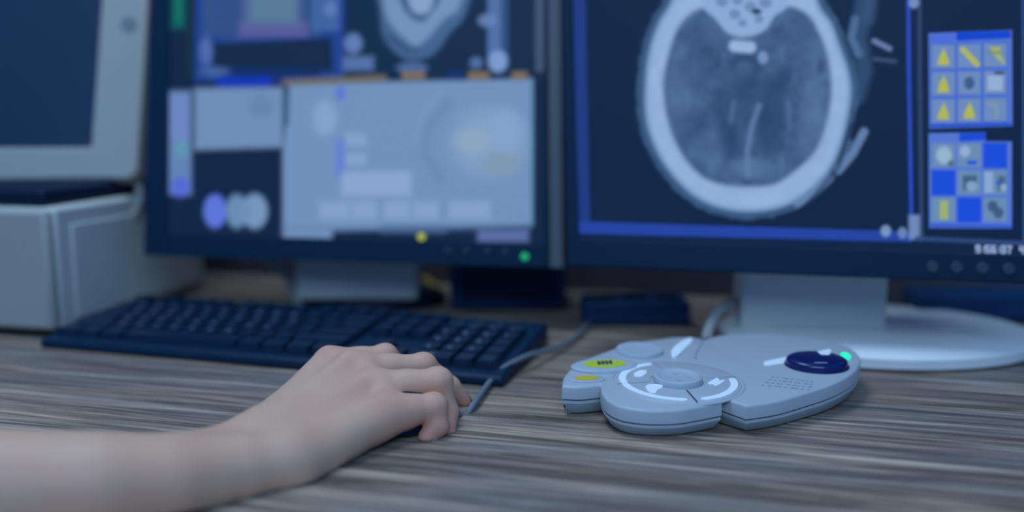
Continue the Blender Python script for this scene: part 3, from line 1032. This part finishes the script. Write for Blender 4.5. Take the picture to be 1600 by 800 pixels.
outl = np.array(outl)
# drop near-duplicate points
keep = [0]
for i in range(1, len(outl)):
    if np.linalg.norm(outl[i] - outl[keep[-1]]) > 0.0012: keep.append(i)
outl = outl[keep]
if np.sum(outl[:, 0] * np.roll(outl[:, 1], -1) - np.roll(outl[:, 0], -1) * outl[:, 1]) < 0: outl = outl[::-1]


def inset(P, d):
    a = np.roll(P, 1, 0); b = np.roll(P, -1, 0)
    e1 = P - a; e2 = b - P
    e1 /= np.linalg.norm(e1, axis=1)[:, None]; e2 /= np.linalg.norm(e2, axis=1)[:, None]
    n1 = np.stack([-e1[:, 1], e1[:, 0]], 1); n2 = np.stack([-e2[:, 1], e2[:, 0]], 1)
    m_ = n1 + n2; m_ /= np.linalg.norm(m_, axis=1)[:, None]
    k = 1 / np.clip((m_ * n1).sum(1), 0.6, 1)
    return P + m_ * (d * k)[:, None]


def layer(d, z): return [(p[0], p[1], z) for p in inset(outl, d)]


up = MB().rings([layer(0.0006, .0112), layer(0, .0116), layer(0, .0192), layer(.0003, .0201), layer(.0010, .0207), layer(.0020, ZT)])
up.build('upper_shell', M['ctl'], parent=ctl, root=ctl, smooth=True)
MB().rings([layer(0.0014, .0100), layer(.0014, .0112)]).build('seam', M['ctl_groove'], parent=ctl, root=ctl)
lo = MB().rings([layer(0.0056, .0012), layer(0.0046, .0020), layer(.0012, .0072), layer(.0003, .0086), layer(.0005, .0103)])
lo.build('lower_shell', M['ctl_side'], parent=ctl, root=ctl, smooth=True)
for a, b in ((920, 585), (1060, 615), (1190, 610), (1290, 560), (1150, 540)):
    p = on_top(a, b, ZT)
    MB().lathe((p[0], p[1], 0), [(0.006, .0002), (0.006, .0014)], 16).build('foot', M['black'], parent=ctl, root=ctl)
# dial
DCN = on_top(1059, 593, .0225)
DX, DY = float(DCN[0]), float(DCN[1])
dial = MB().lathe((DX, DY), [(0.0466, .0205), (.0464, .0213), (.0457, .0217), (.0451, .0216), (.0447, .0209), (.0439, .0209), (.0435, .0216), (.0428, .0219),
                             (.0195, .0220), (.0188, .0212), (.0178, .0212), (0.0, .0212)], 96).build('dial', M['ctl'], parent=ctl, root=ctl, smooth=True)
hub = MB().lathe((DX, DY), [(.0172, .0208), (.0172, .0240), (.0166, .0252), (.0152, .0258), (.0138, .0256), (.0126, .0246), (.0100, .0243), (.0, .0243)], 64).build('hub', M['ctl_btn'], parent=ctl, root=ctl, smooth=True)
for a in (0, 90, 180, 270):
    ar = math.radians(a)
    MB().box((DX + .0065 * math.cos(ar), DY + .0065 * math.sin(ar), .02445), (.0035, .0035, .0006)).build('hub_mark', M['ctl'], parent=hub, root=ctl)


def arcband(cx, cy, r0, r1, a0, a1, z0, z1, n=28):
    A0, A1 = math.radians(a0), math.radians(a1)
    th = np.linspace(A0, A1, n)
    rm, hw = (r0 + r1) / 2, (r1 - r0) / 2
    pts = [(cx + r1 * math.cos(t), cy + r1 * math.sin(t)) for t in th]
    e = (cx + rm * math.cos(A1), cy + rm * math.sin(A1))
    pts += [(e[0] + hw * math.cos(A1 + p), e[1] + hw * math.sin(A1 + p)) for p in np.linspace(.4, math.pi - .4, 5)]
    pts += [(cx + r0 * math.cos(t), cy + r0 * math.sin(t)) for t in th[::-1]]
    e = (cx + rm * math.cos(A0), cy + rm * math.sin(A0))
    pts += [(e[0] + hw * math.cos(A0 + math.pi + p), e[1] + hw * math.sin(A0 + math.pi + p)) for p in np.linspace(.4, math.pi - .4, 5)]
    return MB().rings([[(x, y, z0) for x, y in pts], [(x, y, z1) for x, y in pts]])


for a0, a1 in ((193, 266), (113, 187), (287, 362)):
    arcband(DX, DY, 0.0362, .0412, a0, a1, .0219, .0223).build('marking_arc', M['ctl_mark'], parent=dial, root=ctl)
for a in (277, 190, 105, 10):
    ar = math.radians(a)
    c, s_ = math.cos(ar), math.sin(ar)
    q = [(.0200, -.0006), (.0435, -.0006), (.0435, .0006), (.0200, .0006)]
    pts = [(DX + x * c - y * s_, DY + x * s_ + y * c) for x, y in q]
    MB().rings([[(x, y, .0218) for x, y in pts], [(x, y, .02215) for x, y in pts]]).build('groove_line', M['ctl_groove'] if a == 277 else M['ctl_emb'], parent=dial, root=ctl)


def flat(pts, z0, z1, name, m, parent):
    P = [on_top(a, b, z1)[:2] for a, b in pts]
    return MB().rings([[(p[0], p[1], z0) for p in P], [(p[0], p[1], z1) for p in P]]).build(name, m, parent=parent, root=ctl)


flat([(1016, 614), (1011, 609), (1008, 604), (1013, 600), (1026, 600), (1036, 602), (1034, 606), (1028, 608), (1024, 614)], .0219, .0223, 'symbol', M['ctl_mark'], dial)
flat([(1106, 598), (1119, 590), (1124, 592), (1124, 595), (1131, 593), (1133, 594), (1123, 601), (1117, 603), (1115, 600), (1108, 600)], .0219, .0223, 'symbol', M['ctl_mark'], dial)
flat([(992, 588), (990, 583), (1000, 578), (1010, 578), (1010, 583), (1003, 588)], .0219, .0223, 'symbol', M['ctl_mark'], dial)


def rdisc(px, py, rx, ry, prof, name, m, parent, ang=0.0, n=48):
    c = on_top(px, py, ZT + 0.001)
    ca, sa = math.cos(ang), math.sin(ang)
    rs = [[(c[0] + (rx * k * math.cos(t)) * ca - (ry * k * math.sin(t)) * sa, c[1] + (rx * k * math.cos(t)) * sa + (ry * k * math.sin(t)) * ca, ZT + z)
           for t in np.linspace(0, 2 * math.pi, n, endpoint=False)] for k, z in prof]
    return MB().rings(rs).build(name, m, parent=parent, root=ctl, smooth=True)


pb_ = [(1.0, -.0006), (1.0, .0012), (.96, .0020), (.88, .0023), (.3, .0023)]
b1 = rdisc(944, 572, .0250, .0150, pb_, 'oval_button', M['ctl_btn'], ctl, 0.15)
rdisc(945, 571.0, .0160, .0088, [(1, .0022), (1, .0026)], 'label', M['lime'], b1, 0.12)
for k in range(4):
    rdisc(936 + k * 6, 570.5 - k * .4, .0014, .0050, [(1, .0025), (1, .0028)], 'print', M['ctl_groove'], b1, 0.0, 8)
b2 = rdisc(917, 591, .0130, .0075, [(1.0, -.0006), (1.0, .0006), (.95, .0010), (.3, .0010)], 'oval_button', M['ctl_btn'], ctl, 0.1)
rdisc(917, 590.5, .0088, .0048, [(1, .0009), (1, .0013)], 'label', M['yellow'], b2, 0.1)
b3 = rdisc(999, 548, .0182, .0185, [(1.0, -.0006), (1.0, .0018), (.97, .0028), (.9, .0031), (.7, .0026), (.3, .0024)], 'round_button', M['ctl_btn'], ctl)
kn = rdisc(1276, 569, .0222, .0190, [(1.05, -.0006), (1.05, .0008), (1.0, .0010), (1.0, .0036), (.97, .0050), (.91, .0058), (.8, .0062), (.4, .0064)], 'knob', M['knob'], ctl)
kn['label'] = 'dark blue round knob'
rdisc(1282, 578, .0052, .0008, [(1, .0058), (1, .0066)], 'knob_mark', M['ctl_emb'], kn)
ledo = rdisc(1321, 556.5, .0036, .0052, [(1, -.0003), (1, .0018), (.8, .0028), (.3, .0032)], 'indicator_light', M['led'], ctl)
flat([(1193, 567), (1196, 564), (1231, 557), (1238, 557), (1232, 566), (1198, 571), (1194, 570)], ZT - .0002, ZT + .0004, 'marking_bar', M['ctl_mark'], ctl)
flat([(1277, 549), (1296, 545), (1299, 548), (1296, 554), (1283, 554)], ZT + .0052, ZT + .0066, 'marking_bar', M['ctl_mark'], kn)
flat([(1050, 556), (1048, 549), (1054, 541), (1066, 532), (1078, 527), (1082, 528), (1081, 534), (1070, 544), (1062, 552), (1056, 557)], ZT - .0002, ZT + .0016, 'marking_oval', M['ctl_mark'], ctl)
# embossed text beside the knob (illegible short strokes)
for r in range(4):
    for k in range(9):
        x_ = 1190 + r * 5 + k * (8.6 - r * .4) + (k % 3); y_ = 602 - r * 4.2 + k * .9
        if x_ > 1278: continue
        L_ = 3.2 + (k * 7 + r * 3) % 4
        flat([(x_, y_), (x_ + L_, y_ + .45), (x_ + L_ + .4, y_ - 1.2), (x_ + .4, y_ - 1.6)], ZT - .0002, ZT + .00025, 'embossed_text', M['ctl_emb'], ctl)
# boundary step between the lobes
MB().tube([(p[0], p[1], ZT - .0001) for p in [on_top(a, b, ZT) for a, b in ((1100, 531), (1094, 541), (1088, 552), (1086, 562))]], 0.0008, n=6).build('lobe_seam', M['ctl_emb'], parent=ctl, root=ctl)
c0_ = on_top(1104, 526, .018)
MB().tube([c0_ + np.array([0, -.004, -.003]), c0_ + np.array([.004, .014, -.001]), on_y(1118, 508, .80), on_y(1134, 497, .83), on_y(1165, 486, .90)], 0.0048).build('cord', M['palecable'], parent=ctl, root=ctl, smooth=True)

for ch_ in list(COL.objects):
    q_ = ch_
    while q_.parent is not None: q_ = q_.parent
    if q_ is ctl and ch_.type == 'MESH':
        for v_ in ch_.data.vertices:
            v_.co.z += TILT_C * (v_.co.y + ctl.location.y - 0.6) * min(1.0, max(0.0, v_.co.z / 0.010))

# ------------------------------------------------------------------ mouse
MX, MY, MA = -0.086, 0.603, math.radians(14)
ms = thing('computer_mouse', 'dark computer mouse hidden under the curled hand', 'mouse', (MX, MY, 0), MA)
Lm, Wm, Hm = .098, .056, .029
nu_, nv_ = 28, 12
rings = []
for j in range(nv_ + 1):
    ph = (j / nv_) * math.pi / 2
    s_ = math.cos(ph) ** 0.55 if j < nv_ else 0.02
    z = 0.0015 + Hm * (math.sin(ph) ** 0.8)
    ring_ = []
    for i in range(nu_):
        t = 2 * math.pi * i / nu_
        ct, st = math.cos(t), math.sin(t)
        ex = math.copysign(abs(ct) ** .8, ct); ey = math.copysign(abs(st) ** .75, st)
        ring_.append((ex * Lm / 2 * s_ - .006 * (1 - s_), ey * Wm / 2 * s_, z * (1 - .12 * ex * s_)))
    rings.append(ring_)
MB().rings(rings).build('shell', M['black'], parent=ms, smooth=True)
wl = MB()
wl.rings([[(.024 + .008 * math.cos(t), y, .0245 + .006 * math.sin(t)) for t in np.linspace(0, 2 * math.pi, 16, endpoint=False)] for y in (-.0035, .0035)])
wl.build('scroll_wheel', M['bezel'], parent=ms, bevel=.0006)
R2 = np.array([[math.cos(-MA), -math.sin(-MA), 0], [math.sin(-MA), math.cos(-MA), 0], [0, 0, 1]])
cab = [(MX + .046 * math.cos(MA), MY + .046 * math.sin(MA), .010), on_y(724, 652, .628), on_z(741, 630, .0045), on_y(766, 596, .692), on_y(790, 573, .716), on_y(824, 556, .742),
       on_y(856, 547, .775), on_z(893, 531, .0045), on_z(918, 507, .0040), on_z(922, 484, .0040)]
cab = [R2 @ (np.array(p) - np.array([MX, MY, 0])) for p in cab]
MB().tube(cab, .0022).build('cable', M['cable'], parent=ms, smooth=True)

# ------------------------------------------------------------------ hand and forearm


def J(px, py, Y, r):
    p = on_y(px, py, Y)
    return (float(p[0]), float(p[1]), float(p[2]), r)


wristU = J(446, 722, .515, .0150)
wristR = J(410, 690, .548, .0165)
mcp = dict(index=J(513, 568, .640, .0112), middle=J(547, 576, .622, .0118), ring=J(578, 606, .600, .0118), little=J(603, 643, .576, .0112))
pip = dict(index=J(602, 557, .655, .0086), middle=J(662, 572, .638, .0088), ring=J(684, 598, .606, .0099), little=J(677, 637, .586, .0092))
dip = dict(index=J(650, 590, .672, .0074), middle=J(704, 603, .648, .0070), ring=J(699, 642, .603, .0076), little=J(684, 665, .582, .0073))
tip = dict(index=J(672, 632, .668, .0062), middle=J(726, 629, .650, .0054), ring=J(697, 682, .592, .0064), little=J(667, 684, .578, .0062))

caps = []   # (a, b, group k)


def sdf_caps(P, a, b):
    A = np.array(a[:3], np.float32); B = np.array(b[:3], np.float32)
    ba = B - A
    t = np.clip(((P - A) @ ba) / float(ba @ ba), 0, 1)
    d = np.linalg.norm(P - A - t[..., None] * ba, axis=-1)
    return d - (a[3] + (b[3] - a[3]) * t)


def smin(a, b, k):
    h_ = np.clip(0.5 + 0.5 * (b - a) / k, 0, 1)
    return b * (1 - h_) + a * h_ - k * h_ * (1 - h_)


def lerp(a, b, t, r=None):
    q = [a[i] * (1 - t) + b[i] * t for i in range(4)]
    if r is not None: q[3] = r
    return tuple(q)


def hand_sdf(P):
    # forearm: two bones' worth of width, merging towards the elbow
    fa = J(150, 762, .458, .0268); fb = J(-90, 764, .450, .0300); fc = (-.46, .452, .036, .036); 
    fa2 = J(150, 760, .470, .0262)
    w1 = J(380, 733, .500, .0190); w2 = J(372, 706, .530, .0180)
    f1 = J(265, 752, .474, .0232); f2 = J(265, 742, .492, .0222)
    d = smin(sdf_caps(P, wristU, w1), sdf_caps(P, wristR, w2), .014)
    d = smin(d, smin(sdf_caps(P, w1, f1), sdf_caps(P, w2, f2), .010), .004)
    d = smin(d, smin(sdf_caps(P, f1, fa), sdf_caps(P, f2, fa2), .008), .004)
    d = smin(d, sdf_caps(P, fa2, fb), .006)
    d = smin(d, sdf_caps(P, fa, fb), .006)
    d = smin(d, sdf_caps(P, fb, fc), .006)
    d = smin(d, sdf_caps(P, wristU, wristR), .016)
    # palm
    car = lerp(wristU, wristR, .5)
    roots = dict(index=lerp(wristU, wristR, 1.0, .0160), middle=lerp(wristU, wristR, .72, .0165), ring=lerp(wristU, wristR, .35, .0160), little=lerp(wristU, wristR, 0, .0140))
    for f_ in ('index', 'middle', 'ring', 'little'):
        d = smin(d, sdf_caps(P, roots[f_], mcp[f_]), .012)
    # heel of the hand on the little finger side, and fill under the knuckles
    d = smin(d, sdf_caps(P, J(468, 730, .520, .0135), J(585, 664, .566, .0100)), .010)
    d = smin(d, sdf_caps(P, J(585, 664, .566, .0100), J(632, 652, .578, .0085)), .008)
    m1 = lerp(mcp['index'], mcp['little'], .5)
    d = smin(d, sdf_caps(P, (car[0], car[1], car[2], .014), (m1[0] - .004, m1[1], m1[2] - .004, .0115)), .012)
    # webs between the knuckles
    for a, b in (('index', 'middle'), ('middle', 'ring'), ('ring', 'little')):
        A_ = lerp(mcp[a], pip[a], .15, .0092); B_ = lerp(mcp[b], pip[b], .15, .0092)
        d = smin(d, sdf_caps(P, A_, B_), .007)
    d = smin(d, sdf_caps(P, tuple(np.add(lerp(mcp['ring'], pip['ring'], .25, .0080), (0, .002, -.0065, 0))), tuple(np.add(lerp(mcp['ring'], pip['ring'], .75, .0074), (0, .001, -.0065, 0)))), .002)
    # thumb on the far side
    t0 = J(430, 668, .578, .0140); t1 = J(520, 622, .655, .0105); t2 = J(590, 622, .678, .0090); t3 = J(640, 628, .672, .0075)
    d = smin(d, sdf_caps(P, t0, t1), .014)
    th = smin(sdf_caps(P, t1, t2), sdf_caps(P, t2, t3), .003)
    d = smin(d, th, .005)
    # fingers: each its own chain, joined to the palm with a small fillet
    fing = None
    for f_ in ('index', 'middle', 'ring', 'little'):
        a, b, c, e = mcp[f_], pip[f_], dip[f_], tip[f_]
        s1 = lerp(a, b, .02, a[3] * .93)
        ph = sdf_caps(P, s1, lerp(a, b, .55, b[3] * 1.04))
        ph = smin(ph, sdf_caps(P, lerp(a, b, .5, b[3] * 1.0), b), .004)
        ph = smin(ph, sdf_caps(P, b, lerp(b, c, .5, c[3] * 1.0)), .0025)
        ph = smin(ph, sdf_caps(P, lerp(b, c, .45, c[3] * 1.0), c), .003)
        ph = smin(ph, sdf_caps(P, c, e), .0025)
        # knuckle bump
        ph = smin(ph, np.linalg.norm(P - np.array([b[0], b[1], b[2] + .0008], np.float32), axis=-1) - b[3] * 1.02, .003)
        fing = ph if fing is None else smin(fing, ph, .0014)
    d = smin(d, fing, .0050)
    # tendons running over the back of the hand, low relief
    for f_ in ('index', 'middle', 'ring', 'little'):
        r0_ = roots[f_]; a = mcp[f_]
        p0 = (r0_[0] * .5 + a[0] * .5, r0_[1] * .5 + a[1] * .5, (r0_[2] + r0_[3]) * .5 + (a[2] + a[3]) * .5 - .0040, .0018)
        p1 = (a[0], a[1], a[2] + a[3] - .0040, .0034)
        d = smin(d, sdf_caps(P, p0, p1), .006)
    return d


def surface_nets(lo, hi, h_):
    n = [int(math.ceil((hi[i] - lo[i]) / h_)) + 1 for i in range(3)]
    gx = lo[0] + h_ * np.arange(n[0], dtype=np.float32)
    gy = lo[1] + h_ * np.arange(n[1], dtype=np.float32)
    gz = lo[2] + h_ * np.arange(n[2], dtype=np.float32)
    D = np.empty(n, np.float32)
    for i0_ in range(0, n[0], 40):
        X, Y, Z = np.meshgrid(gx[i0_:i0_ + 40], gy, gz, indexing='ij')
        D[i0_:i0_ + 40] = hand_sdf(np.stack([X, Y, Z], -1))
    ins = D < 0
    c = np.zeros([k - 1 for k in n], np.int16)
    sl = lambda o_: tuple(slice(o_[k], n[k] - 1 + o_[k]) for k in range(3))
    corners = [(a, b, e) for a in (0, 1) for b in (0, 1) for e in (0, 1)]
    for o_ in corners: c += ins[sl(o_)]
    act = (c > 0) & (c < 8)
    pos = np.zeros((*act.shape, 3), np.float32); cnt = np.zeros(act.shape, np.float32)
    for a in corners:
        for ax in range(3):
            if a[ax] == 1: continue
            b = list(a); b[ax] = 1; b = tuple(b)
            da, db = D[sl(a)], D[sl(b)]
            cr = ((da < 0) != (db < 0)) & act
            t = np.where(cr, da / np.where(np.abs(da - db) < 1e-12, 1, da - db), 0)
            for k in range(3):
                pos[..., k] += np.where(cr, a[k] + (t if k == ax else 0), 0)
            cnt += cr
    idx = -np.ones(act.shape, np.int64)
    ids = np.argwhere(act)
    idx[act] = np.arange(len(ids))
    V = (ids + pos[act] / cnt[act][:, None]) * h_ + np.array(lo)
    faces = []
    for ax in range(3):
        o1, o2 = [k for k in range(3) if k != ax]
        e0 = [slice(0, n[k]) for k in range(3)]
        s0 = [slice(1, n[k] - 1) for k in range(3)]; s0[ax] = slice(0, n[ax] - 1)
        s1 = list(s0); s1[ax] = slice(1, n[ax])
        a_, b_ = ins[tuple(s0)], ins[tuple(s1)]
        for sign in (0, 1):
            m_ = (a_ & ~b_) if sign == 0 else (~a_ & b_)
            q = np.argwhere(m_)
            if not len(q): continue
            base = q.copy(); base[:, o1] += 1; base[:, o2] += 1
            def cell_(d1, d2):
                w_ = base.copy(); w_[:, o1] -= d1; w_[:, o2] -= d2
                return idx[w_[:, 0], w_[:, 1], w_[:, 2]]
            f = np.stack([cell_(1, 1), cell_(0, 1), cell_(0, 0), cell_(1, 0)], 1)
            if (sign == 1) != (ax == 1): f = f[:, ::-1]
            faces.append(f)
    return V, np.concatenate(faces)


V, Fc = surface_nets((-.50, .400, -.002), (-.020, .705, .078), .0015)
Fc = Fc[(Fc >= 0).all(1)]
# relax
E_ = np.concatenate([Fc[:, [0, 1]], Fc[:, [1, 2]], Fc[:, [2, 3]], Fc[:, [3, 0]]])
for it_ in range(3):
    acc = np.zeros_like(V); cn = np.zeros(len(V))
    np.add.at(acc, E_[:, 0], V[E_[:, 1]]); np.add.at(acc, E_[:, 1], V[E_[:, 0]])
    np.add.at(cn, E_[:, 0], 1); np.add.at(cn, E_[:, 1], 1)
    V = V * .5 + .5 * acc / np.maximum(cn, 1)[:, None]
# the forearm is smoothed much longer than the hand, then given back the thickness this takes
fw_ = np.clip((-0.150 - V[:, 0]) / 0.03, 0, 1) * np.clip((V[:, 0] + .499) / .004, 0, 1)
cn = np.bincount(E_[:, 0], minlength=len(V)) + np.bincount(E_[:, 1], minlength=len(V))
V0_ = V.copy()
for it_ in range(110):
    for k_ in range(3):
        q_ = V[:, k_]
        m_ = (np.bincount(E_[:, 0], q_[E_[:, 1]], len(V)) + np.bincount(E_[:, 1], q_[E_[:, 0]], len(V))) / np.maximum(cn, 1)
        V[:, k_] = q_ + .6 * fw_ * (m_ - q_)
V[:, 2] += 0.0012 * fw_
V[:, 2] = np.maximum(V[:, 2], 0.0004)       # skin pressed flat where it rests on the desk
hx = -0.155
hp = thing('person', 'bare right hand and forearm resting on the desk, fingers curled over a mouse', 'person', (-.16, .53, 0))
me = bpy.data.meshes.new('hand_and_forearm')
Vl = (V - np.array([-.16, .53, 0])).astype(np.float32)
me.vertices.add(len(V)); me.vertices.foreach_set('co', Vl.ravel())
me.loops.add(Fc.size); me.loops.foreach_set('vertex_index', Fc.ravel().astype(np.int32))
me.polygons.add(len(Fc)); me.polygons.foreach_set('loop_start', np.arange(0, Fc.size, 4, dtype=np.int32))
me.update(calc_edges=True)
me.polygons.foreach_set('use_smooth', [True] * len(me.polygons))
fl_ = np.zeros(len(V))
for k_, s_, rr_ in (('little', .8, .010), ('ring', .35, .010), ('middle', .3, .010), ('index', .3, .012)):
    fl_ += s_ * np.exp(-((V - np.array(mcp[k_][:3])) ** 2).sum(1) / (2 * (rr_) ** 2))
    fl_ += .6 * np.exp(-((V - np.array(pip[k_][:3])) ** 2).sum(1) / (2 * .007 ** 2))
    fl_ += .9 * np.exp(-((V - np.array(tip[k_][:3])) ** 2).sum(1) / (2 * .010 ** 2))
at = me.attributes.new('flush', 'FLOAT', 'POINT')
at.data.foreach_set('value', np.clip(fl_, 0, 1).astype(np.float32))
me.materials.append(M['skin'])
ho = bpy.data.objects.new('hand_and_forearm', me)
COL.objects.link(ho); ho.parent = hp
bm = bmesh.new(); bm.from_mesh(me); bmesh.ops.recalc_face_normals(bm, faces=bm.faces); bm.to_mesh(me); bm.free()
# fingernails on the outer side of the finger ends
for f_ in ('middle', 'ring', 'little', 'index'):
    a, b = np.array(dip[f_][:3]), np.array(tip[f_][:3])
    ax_ = (b - a) / np.linalg.norm(b - a)
    pp = np.array(pip[f_][:3]); back = a - pp
    back = a - (pp + np.array(tip[f_][:3])) / 2
    back -= ax_ * (back @ ax_); back /= np.linalg.norm(back)
    sd_ = np.cross(ax_, back)
    r_ = tip[f_][3]
    g = []
    for i in range(7):
        s = i / 6
        row = []
        for j in range(7):
            t = (j / 6 - .5) * 1.7
            wv = 1 - .35 * max(0, abs(s - .5) * 2 - .6) / .4
            row.append(a + (b - a) * (.55 + .75 * s) + (r_ + .0004) * (math.cos(t * wv) * back + math.sin(t * wv) * sd_) * (1 - .12 * s * s))
        g.append(row)
    mb = MB()
    mb.add([p for row in g for p in row] + [p - .0007 * back for row in g for p in row],
           [(i * 7 + j, i * 7 + j + 1, (i + 1) * 7 + j + 1, (i + 1) * 7 + j) for i in range(6) for j in range(6)] +
           [(49 + i * 7 + j, 49 + (i + 1) * 7 + j, 49 + (i + 1) * 7 + j + 1, 49 + i * 7 + j + 1) for i in range(6) for j in range(6)])
    mb.build('fingernail', M['nail'], parent=hp, root=hp, smooth=True)
